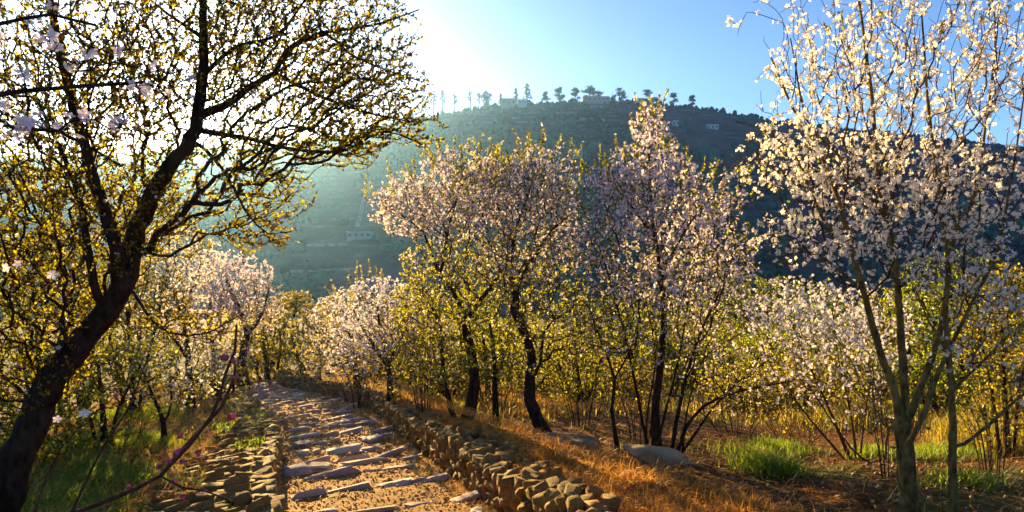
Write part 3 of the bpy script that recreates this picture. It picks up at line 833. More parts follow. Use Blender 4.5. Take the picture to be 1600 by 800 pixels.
def build_gravel():
    r = np.random.default_rng(23); n = 12500
    y = 3.4 + (PATH_END - 3.4) * r.uniform(0, 1, n) ** 1.9; u = r.uniform(.0, 1.0, n); x = xl(y) * (1 - u) + xr(y) * u
    s = r.uniform(.006, .016, n) * (1 + 1.2 * (r.uniform(0, 1, n) > .95)) * np.clip(y / 6, .8, 1.6)
    tv = np.array([(1, 0, 0), (-.8, .2, 0), (.1, 1, .1), (-.1, -.9, 0), (0, .1, .75), (.1, 0, -.7)]); tf = np.array([(0, 2, 4), (2, 1, 4), (1, 3, 4), (3, 0, 4), (2, 0, 5), (1, 2, 5), (3, 1, 5), (0, 3, 5)])
    z = path_h(x, y) + fbm(x * 17, y * 17, 62, 3) * .022 + s * .25
    v, f = scatter((tv, tf), np.stack([x, y, z], 1), rand_rot(n, r), s)
    obj('gravel', mesh_np('gravel', v, f, M['pebble']), kind='stuff')
build_gravel()

# ------------------------------------------------------------------ dry stone walls along the path
def wall_core(parent, inner, outer, y0, y1, h, origin):
    ys = np.arange(y0, y1, .12); v = []
    for y in ys:
        xi, xo = inner(y), outer(y); z = float(path_z(y))
        zo = float(terr(xo + (0.3 if xo > xi else -0.3), y)) - 0.05
        for x, zz in ((xi + (.06 if xo > xi else -.06), z - .15), (xi + (.06 if xo > xi else -.06), z + h(y) - .06), (xo, max(zo, z + h(y) - .12)), (xo, z - .15)):
            v.append(np.array([x, y, zz]) - origin)
    n = len(ys); i = np.arange(n * 4).reshape(n, 4); j = np.roll(i, -1, 1)
    f = np.stack([i[:-1], i[1:], j[1:], j[:-1]], -1).reshape(-1, 4)
    caps = np.array([i[0][::-1], i[-1]])
    obj('wall_core', mesh_np('wall_core', np.array(v), np.vstack([f, caps]), M['core']), parent)

def build_right_wall():
    r = np.random.default_rng(31); o = np.array([0.0, 4.5, float(path_z(4.5))])
    root = empty('stone_wall', o, 'low dry stone wall curving along the far side of the path below the straw bank', 'wall', 'dry stone walls along the path')
    h = lambda y: float(np.interp(y, [0, 4.5, 9, 14, 21], [.36, .36, .30, .32, .34])) + 0.03 * math.sin(y * 2.3)
    wdt = lambda y: float(np.interp(y, [0, 4, 5, 8, 21], [.34, .36, .50, .55, .5]))
    wall_core(root, lambda y: float(xr(y)), lambda y: float(xr(y)) + wdt(y), 2.6, PATH_END, h, o)
    st = []
    for cs in range(4):
        y = 2.7
        while y < PATH_END:
            dx = float(xr(y + .1) - xr(y - .1)) / .2; a = math.atan2(1, dx)
            L = r.uniform(.06, .15) * (1 if y < 9 else 1.5); hh = h(y) / 4 * r.uniform(.95, 1.6)
            st.append(((float(xr(y)) + .06 + r.normal() * .018, y + L / 2 * math.sin(a), float(path_z(y)) + h(y) / 4 * (cs + .42) + r.normal() * .012), (L * r.uniform(.8, 1.06), r.uniform(.09, .18), hh * r.uniform(.75, 1.05)), (r.normal() * .2, r.normal() * .2, a + r.normal() * .2)))
            y += L * math.sin(a)
    y = 2.7
    while y < PATH_END:
        for k in range(3):
            off = .10 + k * wdt(y) / 3 + r.normal() * .03; L = r.uniform(.08, .17); a = math.atan2(1, float(xr(y + .1) - xr(y - .1)) / .2)
            if k == 2 and r.uniform() < .35: continue
            st.append(((float(xr(y)) + off, y + r.normal() * .03, float(path_z(y)) + h(y) - .025 + r.normal() * .018), (L, r.uniform(.07, .13), r.uniform(.05, .10)), (r.normal() * .16, r.normal() * .16, a + r.normal() * .5)))
        y += r.uniform(.09, .14)
    lay(st, root, 'stone', for_wall, 300, 'far_stones', M['stone_wall'], o)
build_right_wall()

def build_left_wall():
    r = np.random.default_rng(37); o = np.array([-1.9, 4.5, float(path_z(4.5))])
    root = empty('stone_wall', o, 'broad low stone wall with mossy cobbled top on the leafy shaded side of the path', 'wall', 'dry stone walls along the path')
    h = lambda y: float(np.interp(y, [0, 5, 9, 10, 21], [.33, .31, .24, .18, .22])) + 0.025 * math.sin(y * 1.9)
    wdt = lambda y: float(np.interp(y, [0, 3.5, 6, 9, 12, 21], [.75, .75, .65, .55, .45, .5]))
    wall_core(root, lambda y: float(xl(y)), lambda y: float(xl(y)) - wdt(y), 2.4, PATH_END, h, o)
    st = []
    for cs in range(3):
        y = 2.5
        while y < PATH_END:
            a = math.atan2(1, float(xl(y + .1) - xl(y - .1)) / .2); L = r.uniform(.09, .2) * (1 if y < 9 else 1.25)
            st.append(((float(xl(y)) - .05 + r.normal() * .018, y + L / 2, float(path_z(y)) + h(y) / 3 * (cs + .42)), (L * 1.05, r.uniform(.11, .17), h(y) / 3 * r.uniform(1., 1.35)), (r.normal() * .12, r.normal() * .12, a + r.normal() * .12)))
            y += L * math.sin(a)
    y = 2.5
    while y < PATH_END:
        w = wdt(y); x = .08
        while x < w:
            s = r.uniform(.05, .10)
            st.append(((float(xl(y)) - x + r.normal() * .01, y + r.normal() * .02, float(path_z(y)) + h(y) - .03 - .10 * max(0, x - .25) + r.normal() * .012), (r.uniform(.10, .21), s * 1.15, r.uniform(.05, .09)), (-.35 + r.normal() * .2, r.normal() * .14, math.radians(28) + r.normal() * .16)))
            x += r.uniform(.08, .14)
        y += r.uniform(.075, .11) * (1 if y < 10 else 1.6)
    lay(st, root, 'stone', for_wall, 300, 'far_stones', M['stone_wall'], o)
build_left_wall()

# boulders
def boulder(label, px, py, d, size, rotz, seed, lift=0.3, tilt=(0, 0), mat='rock'):
    x, y, _ = P(px, py, d); z = float(terr(x, y)); r = np.random.default_rng(seed)
    bm = bmesh.new(); bmesh.ops.create_icosphere(bm, subdivisions=4, radius=1.0)
    v = np.array([tuple(q.co) for q in bm.verts]); f = np.array([[q.index for q in w.verts] for w in bm.faces]); bm.free()
    pl = r.normal(size=(9, 3)); pl /= np.linalg.norm(pl, axis=1)[:, None]
    for p in pl:                                               # chip flat facets
        d0 = v @ p; c = r.uniform(.55, .85); m = d0 > c; v[m] -= (d0[m] - c)[:, None] * p * .85
    v = v * (1 + fbm(v[:, 0] * 2.2 + v[:, 2], v[:, 1] * 2.2 - v[:, 2], seed)[:, None] * .3 + fbm(v[:, 0] * 9 + v[:, 2] * 5, v[:, 1] * 9 - v[:, 2] * 4, seed + 5)[:, None] * .09)
    v = v * np.array(size) / 2
    o = obj('boulder', mesh_np('boulder', v, f, M[mat], True), loc=(x, y, z + size[2] * (lift - .25)))
    o.rotation_euler = (tilt[0], tilt[1], rotz); tag(o, label, 'boulder', 'boulders on the straw bank')
boulder('rounded grey boulder half buried in straw under the leaning trunk', 890, 706, 6.0, (.80, .60, .36), .2, 3, .24, (.05, .12))
boulder('long pale limestone slab sloping out of the straw below the many stemmed blossom tree', 1034, 752, 4.9, (.74, .26, .22), -.45, 8, .50, (.12, .17), 'slab')
boulder('pile of grey rock at the far end of the cobbled wall where the path turns', 368, 617, 17.2, (.9, .8, .6), .3, 12, .5)
#@@PLANTS
# ------------------------------------------------------------------ the big tree with the sun in its fork
def S(d, *pts): return [(p[0], p[1], d) if len(p) == 2 else p for p in pts]
tree('almond_tree', 'big dark tree leaning over the path with the low sun shining at its upper fork', 'tree',
     [(S(3.0, (-35, 960, 2.9), (12, 760, 2.9), (72, 612, 2.95), (145, 512), (192, 448), (210, 372, 3.1), (246, 290, 3.2), (298, 218, 3.25), (313, 150, 3.3), (318, 60, 3.3), (314, -100, 3.3)), (.098, .012)),
      (S(2.9, (185, 462, 3.02), (182, 390), (148, 282), (116, 170), (90, 60), (60, -90)), (.036, .012), 0),
      (S(2.85, (165, 497, 3.0), (146, 440), (136, 380), (124, 310), (98, 240), (55, 150)), (.026, .006), 0),
      (S(3.4, (308, 178, 3.27), (345, 168), (388, 138), (428, 113), (452, 76), (500, 52), (580, 40), (655, 15)), (.026, .003), 0),
      (S(3.45, (462, 70, 3.4), (512, 54), (546, 84), (600, 108), (660, 128)), (.010, .003), 3),
      (S(3.3, (322, 112), (368, 74), (430, 56), (470, 10), (500, -40)), (.015, .004), 0),
      (S(3.4, (312, 206, 3.25), (380, 214), (450, 232), (535, 236), (600, 206), (660, 226)), (.018, .003), 0),
      (S(3.3, (305, 216), (352, 270), (384, 330), (420, 366), (455, 362)), (.012, .003), 0),
      (S(3.35, (428, 113), (500, 150), (570, 175), (640, 190)), (.014, .004), 3),
      (S(2.9, (200, 444, 3.0), (250, 512), (316, 522), (372, 494)), (.010, .003), 0),
      (S(3.3, (320, 60), (260, 20), (200, -30)), (.012, .004), 0)],
     [(90, 90, 2.95, 170, 150, .6, 440, 1.2, 58), (300, 50, 3.3, 150, 110, .6, 460, 1, 62), (490, 50, 3.4, 170, 85, .5, 500, 0, 62),
      (570, 150, 3.45, 105, 85, .45, 430, 0, 62), (440, 170, 3.4, 120, 90, .5, 340, 0, 60), (400, 275, 3.3, 95, 85, .4, 210, 0, 58), (405, 365, 3.3, 60, 45, .3, 45, 0, 60),
      (540, 225, 3.4, 70, 40, .3, 110, 0, 62), (655, 205, 3.4, 50, 35, .2, 22, 0, 75), (110, 320, 2.9, 150, 140, .6, 560, 1.0, 55), (40, 500, 2.85, 100, 150, .5, 340, .6, 50), (60, 180, 2.8, 110, 120, .5, 200, .6, 50),
      (300, 508, 2.9, 90, 26, .15, 40, 0, 60), (265, 330, 3.3, 70, 90, .4, 130, 0, 50), (252, 190, 3.3, 62, 70, .35, 150, 0, 60), (215, 110, 3.2, 60, 60, .4, 110, .5, 60)],
     seed=11, barkm='bark_dark', twigm='bark_dark', rtip=.0015, bf=.5, petal='petal_pink', fsize=.014, ftpl=FT, leaf='leaf_canopy', lsize=.0175, mul=3.0, lmul=2.7)

tree('almond_tree', 'tree outside the view whose pink flowered boughs reach in close over the dark canopy', 'tree',
     [(S(1.45, (-420, 1150, 1.5), (-400, 700), (-330, 380), (-230, 180)), (.05, .02)),
      (S(1.33, (-330, 380, 1.45), (-120, 175), (0, 148), (110, 136), (225, 128)), (.016, .003), 0),
      (S(1.3, (-300, 300, 1.4), (-80, 60), (0, 38), (80, 22), (150, 40)), (.012, .003), 0),
      (S(1.3, (-340, 420, 1.45), (-60, 200), (20, 200), (90, 205), (190, 260)), (.012, .0025), 0)],
     [(60, 195, 1.3, 110, 30, .12, 34, 17, 6), (95, 60, 1.3, 90, 60, .15, 34, 14, 6), (230, 120, 1.36, 90, 40, .15, 28, 15, 6), (190, 195, 1.34, 40, 30, .1, 12, 18, 5), (40, 390, 1.3, 60, 40, .1, 10, 10, 5)],
     seed=12, barkm='bark_dark', twigm='bark_dark', rtip=.0011, bf=.3, petal='petal_pink', fsize=.012, ftpl=FT, leaf='leaf_canopy', lsize=.009, ltpl=LT, cluster=2)

# ------------------------------------------------------------------ blossoming row beside the path
G_ROW = 'blossoming almond trees beside the path'
tree('almond_tree', 'pink blossom tree with a wavy forked trunk, first in view past the low wall', 'tree',
     [(S(8.0, (726, 676), (738, 625), (742, 575), (733, 540), (727, 500)), (.075, .056)),
      (S(8.0, (727, 500), (706, 452), (686, 430), (662, 365), (625, 335)), (.036, .008), 0),
      (S(8.0, (727, 500), (750, 470), (780, 430), (795, 398), (780, 330), (760, 270)), (.040, .008), 0),
      (S(8.2, (711, 664), (693, 585), (690, 520), (670, 470)), (.05, .012)),
      (S(8.0, (690, 432), (700, 360), (720, 290)), (.03, .008), 1)],
     [(640, 322, 8, 66, 52, 1.0, 300, 50, 12), (735, 275, 8, 90, 46, 1., 330, 50, 12), (700, 335, 8, 80, 48, 1, 240, 46, 10), (770, 300, 7.8, 60, 50, .9, 200, 46, 12), (715, 410, 8, 95, 50, 1.0, 230, 22, 60),
      (690, 480, 8, 85, 60, 1., 230, 8, 75), (680, 560, 8, 65, 55, .8, 150, 5, 70)],
     G_ROW, seed=21, shoots=130, rtip=.0032, petal='petal_pink', fsize=.017, leaf='leaf', lsize=.034)
tree('almond_tree', 'pink blossom tree whose dark trunk leans in from the boulder, crown meeting its neighbour', 'tree',
     [(S(7.2, (856, 693), (840, 655), (827, 625), (828, 590), (830, 550), (816, 510), (802, 485)), (.072, .045)),
      (S(7.2, (802, 485), (812, 440), (835, 400), (862, 360), (892, 335)), (.032, .007), 0),
      (S(7.2, (829, 600), (845, 566), (850, 520), (880, 490), (925, 482)), (.028, .006), 0),
      (S(7.2, (802, 487), (800, 420), (806, 360), (830, 290)), (.035, .01), 0),
      (S(7.5, (776, 676), (774, 620), (772, 560), (765, 500)), (.055, .012))],
     [(842, 280, 7.4, 66, 54, .8, 310, 52, 12), (800, 325, 7.3, 95, 55, .9, 280, 46, 10), (875, 345, 7.2, 48, 55, .7, 150, 42, 14), (820, 400, 7.2, 95, 50, .9, 250, 30, 45),
      (840, 470, 7.2, 90, 60, .9, 250, 16, 65), (800, 545, 7.4, 85, 55, .8, 180, 6, 70), (905, 520, 7.2, 50, 55, .6, 120, 8, 60)],
     G_ROW, seed=22, shoots=120, rtip=.003, petal='petal_pink', fsize=.0165, leaf='leaf', lsize=.032)
tree('almond_tree', 'tall many stemmed blossom tree with a narrow pointed top and low arching branches', 'tree',
     [(S(6.0, (1030, 732), (1023, 650), (1033, 560), (1038, 500), (1031, 420), (1019, 340), (1015, 260), (1012, 190)), (.058, .008)),
      (S(5.9, (1046, 730), (1060, 640), (1085, 545), (1118, 470), (1148, 410)), (.028, .008)),
      (S(6.1, (1014, 728), (1000, 640), (984, 560), (962, 470), (938, 390)), (.022, .007)),
      (S(5.8, (1050, 724), (1080, 655), (1122, 622), (1180, 606), (1245, 594)), (.026, .006)),
      (S(5.9, (1056, 718), (1112, 640), (1150, 600), (1205, 560)), (.02, .006)),
      (S(6.2, (1022, 700), (1058, 570), (1074, 480), (1090, 400)), (.02, .006)),
      (S(6.3, (1006, 728), (1012, 640), (1024, 560), (1010, 470)), (.016, .005)),
      (S(6.0, (1065, 720), (1074, 640), (1100, 560), (1160, 520)), (.014, .005)),
      (S(6.0, (1031, 430), (1060, 380), (1090, 330), (1120, 300)), (.02, .005), 0),
      (S(6.0, (1022, 370), (985, 320), (950, 280)), (.018, .005), 0)],
     [(1015, 200, 6, 30, 38, .4, 85, 62, 8), (1012, 270, 6, 75, 55, .7, 240, 62, 6), (950, 285, 6, 42, 35, .5, 80, 58, 8), (975, 335, 6, 60, 45, .6, 150, 52, 10), (1060, 335, 6, 80, 60, .8, 260, 58, 8),
      (1110, 300, 6, 60, 55, .5, 90, 34, 26), (920, 380, 6.1, 50, 60, .6, 110, 34, 22), (1130, 390, 6, 55, 50, .6, 110, 30, 26), (1030, 425, 6, 120, 65, 1., 340, 36, 22), (1110, 440, 6, 75, 75, .8, 230, 36, 18), (990, 510, 6, 110, 65, .9, 230, 15, 36), (1110, 540, 6, 110, 60, .8, 170, 14, 22), (1130, 605, 5.9, 110, 40, .6, 80, 4, 12)],
     G_ROW, seed=23, shoots=130, barkm='bark_dark', twigm='bark_mid', rtip=.0026, petal='petal_pink', fsize=.0165, leaf='leaf', lsize=.03, metric=(1, 1, .8))
tree('almond_sapling', 'slim dark sapling standing alone between the boulder and the slab', 'tree',
     [(S(6.2, (966, 722), (956, 640), (960, 592), (942, 540), (920, 480)), (.026, .007)), (S(6.2, (960, 592), (985, 545), (1000, 490)), (.014, .005), 0)],
     [(945, 500, 6.2, 65, 60, .5, 110, 14, 30)], G_ROW, seed=24, shoots=25, rtip=.0024, petal='petal_pink', fsize=.016, leaf='leaf', lsize=.03)
tree('almond_tree', 'round white blossomed tree hugging the far bend of the wall', 'tree',
     [(S(10.6, (612, 628), (606, 575), (596, 530), (590, 480)), (.07, .02)), (S(10.4, (604, 570), (630, 520), (645, 470)), (.04, .012), 0), (S(10.8, (603, 570), (570, 520), (550, 480)), (.04, .012), 0)],
     [(588, 492, 10.6, 72, 66, 1.2, 430, 60, 8), (560, 540, 10.8, 55, 50, 1, 200, 45, 18), (645, 520, 10.2, 60, 70, 1., 240, 18, 40), (640, 585, 10, 60, 40, .8, 110, 10, 36)],
     G_ROW, seed=25, shoots=60, rtip=.004, petal='petal_white', fsize=.02, leaf='leaf_gold', lsize=.038)
tree('almond_tree', 'hazy blossom tree with a dark stem, next behind the round white one', 'tree',
     [(S(13.5, (556, 628), (556, 580), (548, 530), (540, 490)), (.08, .02))],
     [(535, 500, 13.5, 48, 52, 1.2, 300, 42, 22), (515, 545, 13.5, 45, 45, 1.1, 200, 20, 35)], G_ROW, seed=26, rtip=.005, petal='petal_white', fsize=.023, leaf='leaf_gold', lsize=.045)
tree('almond_tree', 'low golden tree with a little blossom where the path disappears', 'tree',
     [(S(16.5, (500, 628), (498, 590), (500, 550), (495, 520)), (.07, .02))],
     [(495, 515, 16.5, 42, 40, 1.2, 230, 16, 45), (480, 560, 16.5, 35, 35, 1, 130, 10, 40)], G_ROW, seed=27, rtip=.006, petal='petal_white', fsize=.026, leaf='leaf_gold', lsize=.055)
tree('young_tree', 'thin curved tree with a small yellow tuft on top at the end of the path', 'tree',
     [(S(19.0, (476, 612), (471, 572), (458, 530), (460, 490), (464, 465)), (.09, .02))],
     [(464, 472, 19, 26, 20, .8, 110, 8, 60), (455, 545, 19, 20, 30, .6, 40, 6, 50)], G_ROW, seed=28, rtip=.006, petal='petal_white', fsize=.026, leaf='leaf_gold', lsize=.06)

# ------------------------------------------------------------------ cream blossom trees close on the right
G_NEAR = 'cream blossom trees close to the camera'
tree('almond_tree', 'near cream blossom tree with a yellowish trunk splitting low into upright stems', 'tree',
     [(S(3.1, (1436, 900), (1424, 790), (1415, 715), (1410, 660)), (.047, .040)),
      (S(3.1, (1413, 690), (1398, 615), (1374, 545), (1342, 430), (1322, 355), (1292, 262), (1240, 170), (1205, 90)), (.026, .004), 0),
      (S(3.15, (1411, 664), (1412, 590), (1408, 520), (1400, 430), (1390, 360), (1374, 280), (1362, 150), (1345, 20), (1335, -60)), (.025, .004), 0),
      (S(3.2, (1412, 672), (1440, 600), (1462, 540), (1478, 470), (1480, 390), (1466, 290), (1450, 160), (1440, 20)), (.022, .004), 0),
      (S(3.0, (1415, 705), (1446, 640), (1472, 570), (1515, 480), (1556, 395), (1580, 280), (1600, 150)), (.015, .0035), 0),
      (S(3.05, (1336, 400), (1286, 342), (1246, 252), (1200, 206), (1150, 190)), (.012, .003), 1),
      (S(3.1, (1386, 335), (1352, 300), (1308, 240), (1262, 190), (1235, 60)), (.012, .003), 2),
      (S(3.2, (1478, 400), (1520, 310), (1540, 200), (1555, 60), (1545, -40)), (.012, .003), 3),
      (S(3.0, (1350, 455), (1280, 400), (1215, 380)), (.010, .003), 1)],
     [(1265, 130, 3.05, 75, 110, .4, 110, 46, 2), (1345, 110, 3.1, 80, 130, .45, 170, 50, 2), (1440, 110, 3.15, 90, 140, .5, 230, 52, 2), (1545, 130, 3.15, 80, 140, .5, 200, 50, 2),
      (1225, 250, 3.0, 80, 70, .35, 160, 52, 3), (1330, 290, 3.05, 95, 85, .4, 240, 55, 3), (1450, 290, 3.1, 100, 85, .4, 240, 55, 3), (1560, 310, 3.1, 70, 90, .4, 150, 52, 3),
      (1260, 370, 3.0, 90, 60, .35, 120, 48, 3), (1400, 400, 3.1, 120, 60, .4, 110, 40, 3), (1540, 430, 3.1, 80, 60, .3, 80, 40, 4), (1340, 30, 3.1, 200, 50, .4, 60, 40, 0)],
     G_NEAR, seed=31, shoots=40, barkm='bark_pale', twigm='twig_red', rtip=.0016, bf=.45, metric=(1, 1, .6), petal='petal_cream', fsize=.0112, ftpl=FT, leaf='leaf', lsize=.02, ltpl=LT, mul=1.9, cluster=4, fmul=1.15)
tree('almond_tree', 'slender straight cream blossom tree with one long bare branch reaching out of view', 'tree',
     [(S(3.0, (1492, 900), (1489, 780), (1488, 660), (1485, 580), (1478, 500), (1484, 410), (1500, 330)), (.025, .008)),
      (S(2.95, (1490, 706), (1540, 668), (1600, 615), (1680, 560)), (.010, .004), 0),
      (S(3.0, (1487, 610), (1530, 570), (1580, 520), (1640, 470)), (.009, .003), 0),
      (S(3.0, (1486, 560), (1450, 500), (1430, 450)), (.007, .003), 0)],
     [(1555, 470, 3, 80, 60, .35, 120, 30, 12), (1500, 530, 3, 70, 60, .3, 60, 18, 10), (1590, 560, 2.95, 60, 60, .3, 50, 10, 14), (1500, 370, 3.0, 60, 50, .3, 60, 40, 4)],
     G_NEAR, seed=32, barkm='bark_pale', twigm='twig_pale', rtip=.0015, petal='petal_cream', fsize=.0125, ftpl=FT, leaf='leaf', lsize=.022, ltpl=LT)

tree('flowering_shrub', 'loose white flowering shrub of bare thin stems filling the space left of the near trunk', 'shrub',
     [(S(5.6, (1330, 748), (1300, 650), (1260, 560), (1235, 500)), (.018, .005)), (S(5.6, (1338, 748), (1330, 650), (1310, 560), (1300, 480)), (.016, .005)),
      (S(5.6, (1325, 748), (1270, 660), (1215, 590), (1190, 540)), (.014, .004)), (S(5.6, (1342, 748), (1350, 660), (1362, 580)), (.012, .004)),
      (S(5.0, (1375, 800), (1330, 700), (1262, 600)), (.012, .004))],
     [(1255, 490, 5.6, 95, 65, .8, 330, 42, 9), (1320, 540, 5.6, 80, 65, .7, 190, 30, 9), (1215, 580, 5.6, 65, 55, .6, 100, 18, 9), (1370, 500, 5.8, 60, 70, .6, 110, 30, 8), (1330, 620, 5.4, 80, 60, .5, 80, 10, 8)],
     'shrubs below the blossom trees', seed=33, barkm='bark_mid', twigm='twig_pale', rtip=.002, metric=(1, 1, .8), petal='petal_white', fsize=.0165, leaf='leaf', lsize=.025)

# ------------------------------------------------------------------ trees beyond the big tree
G_LEFT = 'trees on the shaded side of the path'
tree('almond_tree', 'hazy pink blossom tree with a thick dark trunk at the bend beyond the cobbled wall', 'tree',
     [(S(15.5, (382, 612), (378, 565), (386, 520), (368, 470), (350, 430)), (.14, .03)), (S(15.5, (384, 530), (410, 490), (420, 450)), (.06, .02), 0), (S(15.2, (330, 625), (334, 560), (325, 500)), (.08, .02))],
     [(350, 437, 15.5, 72, 48, 1.6, 430, 60, 4), (395, 480, 15.5, 50, 50, 1.4, 230, 34, 24), (315, 490, 15, 60, 60, 1.4, 280, 46, 8), (350, 540, 15.2, 60, 40, 1.2, 120, 25, 18)],
     G_LEFT, seed=41, rtip=.0055, petal='petal_pink', fsize=.026, leaf='leaf_gold', lsize=.05)
tree('almond_tree', 'pale blossom tree glowing through the gaps beside the big leaning trunk', 'tree',
     [(S(9.5, (300, 680), (296, 600), (290, 520), (270, 450)), (.07, .02)), (S(9.5, (294, 560), (250, 500), (225, 460)), (.035, .01), 0)],
     [(275, 405, 9.5, 65, 60, 1., 260, 46, 8), (245, 480, 9.5, 70, 60, 1, 230, 32, 18), (300, 560, 9.5, 60, 50, .9, 130, 18, 22)],
     G_LEFT, seed=42, rtip=.0036, petal='petal_cream', fsize=.019, leaf='leaf_gold', lsize=.034)
tree('almond_sapling', 'small forked sapling in the grass beside the cobbled wall', 'tree',
     [(S(6.0, (258, 698), (255, 660), (240, 622), (226, 585)), (.03, .009)), (S(6.0, (256, 668), (268, 628), (264, 575)), (.018, .006), 0)],
     [(235, 570, 6, 85, 55, .6, 210, 20, 22), (290, 600, 6, 50, 40, .5, 70, 16, 20)], G_LEFT, seed=43, rtip=.0024, petal='petal_cream', fsize=.015, leaf='leaf', lsize=.026)
for i, (px, py, d, rx, ry, n, lab, lf_, mat) in enumerate([
    (160, 570, 5.2, 120, 65, 200, 'sprawling leafy shrub under the leaning trunk', 45, 'leaf'),
    (40, 640, 4.4, 110, 110, 330, 'dark leafy shrub crowding the foot of the leaning trunk', 42, 'leaf'),
    (205, 480, 8.0, 90, 80, 330, 'golden leafy bush seen between the trunk and the pale blossom tree', 45, 'leaf_gold'),
    (60, 450, 6.5, 130, 110, 420, 'tall leafy thicket behind the leaning trunk at the picture edge', 42, 'leaf'),
    (130, 300, 9.0, 170, 130, 420, 'tall back-lit tree behind the big tree, its twigs against the glare', 40, 'leaf_gold'),
    (340, 590, 11.0, 50, 40, 140, 'twiggy brown bush in the shade before the bend', 22, 'leaf_gold')]):
    b = P(px, py, d); g = float(terr(b[0], b[1])); gy = HORIZON - g / d * FPX
    tree('leafy_shrub' if d != 9.0 else 'leafy_tree', lab, 'shrub' if d != 9.0 else 'tree',
         [([(px + 4, gy + 6, d), (px, (gy + py) / 2, d), (px - 6, py, d)], (.008 * d ** .8, .0022 * d)), ([(px + 10, gy + 6, d), (px + 25, (gy + py) / 2, d), (px + rx * .5, py, d)], (.005 * d ** .8, .0018 * d)), ([(px - 6, gy + 6, d), (px - 25, (gy + py) / 2, d), (px - rx * .5, py, d)], (.005 * d ** .8, .0018 * d))],
         [(px, py, d, rx, ry, d * .1, n, 3, lf_), (px, (py + gy) / 2 + 10, d, rx * .8, max(20, (gy - py) * .4), d * .08, n // 3, 1, lf_)],
         'leafy growth on the shaded side', mul=2.4, lmul=1.8, seed=50 + i, rtip=.00042 * d, petal='petal_cream', fsize=.0022 * d + .004, leaf=mat, lsize=.024 + .0013 * d)

# ------------------------------------------------------------------ trees and bushes behind the row
for i, (px, py, d, rx, ry, n, lab, lf_, mat, nm) in enumerate([
    (415, 520, 20, 45, 55, 260, 'golden leafy tree standing behind the thick trunk at the bend', 50, 'leaf_gold', 'leafy_tree'),
    (440, 570, 24, 45, 30, 200, 'dark evergreen bush closing the end of the path', 60, 'pine', 'evergreen_bush'),
    (500, 575, 26, 60, 40, 200, 'shadowed bush behind the thin curved tree', 40, 'leaf', 'leafy_bush'),
    (370, 560, 26, 60, 45, 200, 'shadowed bush seen behind the thick trunk at the bend', 40, 'leaf', 'leafy_bush'),
    (590, 570, 17, 60, 45, 220, 'yellow-green bush low behind the round white tree', 42, 'leaf_gold', 'leafy_bush'),
    (760, 520, 12, 80, 80, 330, 'bright yellow-green tree glowing between the two forked trunks', 45, 'leaf', 'leafy_tree'),
    (690, 590, 11.5, 60, 45, 180, 'golden bush behind the wavy trunk', 36, 'leaf_gold', 'leafy_bush'),
    (905, 560, 11, 70, 60, 240, 'yellow-green bush behind the leaning trunk', 36, 'leaf', 'leafy_bush'),
    (975, 585, 13, 70, 50, 200, 'golden bush behind the slim sapling', 34, 'leaf_gold', 'leafy_bush'),
    (1085, 570, 14, 80, 45, 220, 'green bush seen through the many stems', 36, 'leaf_green', 'leafy_bush'),
    (1190, 560, 15, 90, 40, 240, 'broad low green bush behind the arching branches', 36, 'leaf_green', 'leafy_bush'),
    (1300, 520, 17, 110, 45, 280, 'far green bush behind the white flowering shrub', 38, 'leaf_green', 'leafy_bush'),
    (1500, 470, 11, 120, 80, 420, 'dense green tree behind the slender straight trunk', 45, 'leaf_green', 'leafy_tree'),
    (1570, 500, 5.6, 90, 100, 360, 'golden twiggy bush at the picture edge beyond the slender trunk', 34, 'leaf_gold', 'leafy_bush'),
    (1420, 500, 14, 90, 50, 260, 'yellow-green bush glowing behind the near yellowish trunk', 36, 'leaf', 'leafy_bush'),
    (640, 540, 14, 60, 60, 220, 'golden leafy bush between the round white tree and the wavy trunk', 42, 'leaf_gold', 'leafy_bush'),
    (830, 560, 14, 90, 60, 260, 'yellow-green bush seen under the joined pink crowns', 40, 'leaf', 'leafy_bush'),
    (960, 520, 16, 90, 60, 260, 'bright green bush in the gap between the joined crowns and the pointed tree', 40, 'leaf_green', 'leafy_bush'),
    (1050, 520, 20, 110, 50, 260, 'tall far bush whose top shows behind the many stems', 40, 'leaf', 'leafy_bush'),
    (1160, 600, 10.5, 80, 35, 200, 'low golden scrub in the clearing behind the arching branches', 34, 'leaf_gold', 'leafy_bush'),
    (1360, 580, 10, 90, 45, 220, 'pale green bush low behind the white flowering shrub', 36, 'leaf', 'leafy_bush'),
    (1260, 590, 9.5, 70, 40, 180, 'golden scrub low behind the white flowering shrub', 34, 'leaf_gold', 'leafy_bush'),
    (1460, 590, 9, 70, 40, 180, 'low green bush between the yellowish trunk and the slender trunk', 36, 'leaf_green', 'leafy_bush'),
    (1200, 470, 24, 130, 40, 260, 'dark bush line beside the meadow, in front of the hill', 40, 'leaf_green', 'leafy_bush')]):
    b = P(px, py, d); g = float(terr(b[0], b[1])); gy = HORIZON - g / d * FPX
    tree(nm, lab, 'tree' if nm == 'leafy_tree' else 'bush',
         [([(px + 4, gy + 4, d), (px, (gy + py) / 2, d), (px - 6, py, d)], (.008 * d ** .8, .002 * d)), ([(px + 12, gy + 4, d), (px + 22, (gy + py) / 2, d), (px + rx * .5, py, d)], (.005 * d ** .8, .0016 * d)), ([(px - 6, gy + 4, d), (px - 20, (gy + py) / 2, d), (px - rx * .5, py, d)], (.005 * d ** .8, .0016 * d))],
         [(px, py, d, rx, ry, d * .08, n, 2 if nm != 'evergreen_bush' else 0, lf_), (px, (py + gy) / 2 + 5, d, rx * .8, max(15, (gy - py) * .4), d * .06, n // 4, 0, lf_)],
         'trees and bushes behind the blossom row', mul=2.6, lmul=2.0, seed=70 + i, rtip=.0004 * d, petal='petal_cream', fsize=.0022 * d, leaf=mat, lsize=.020 + .0024 * d)

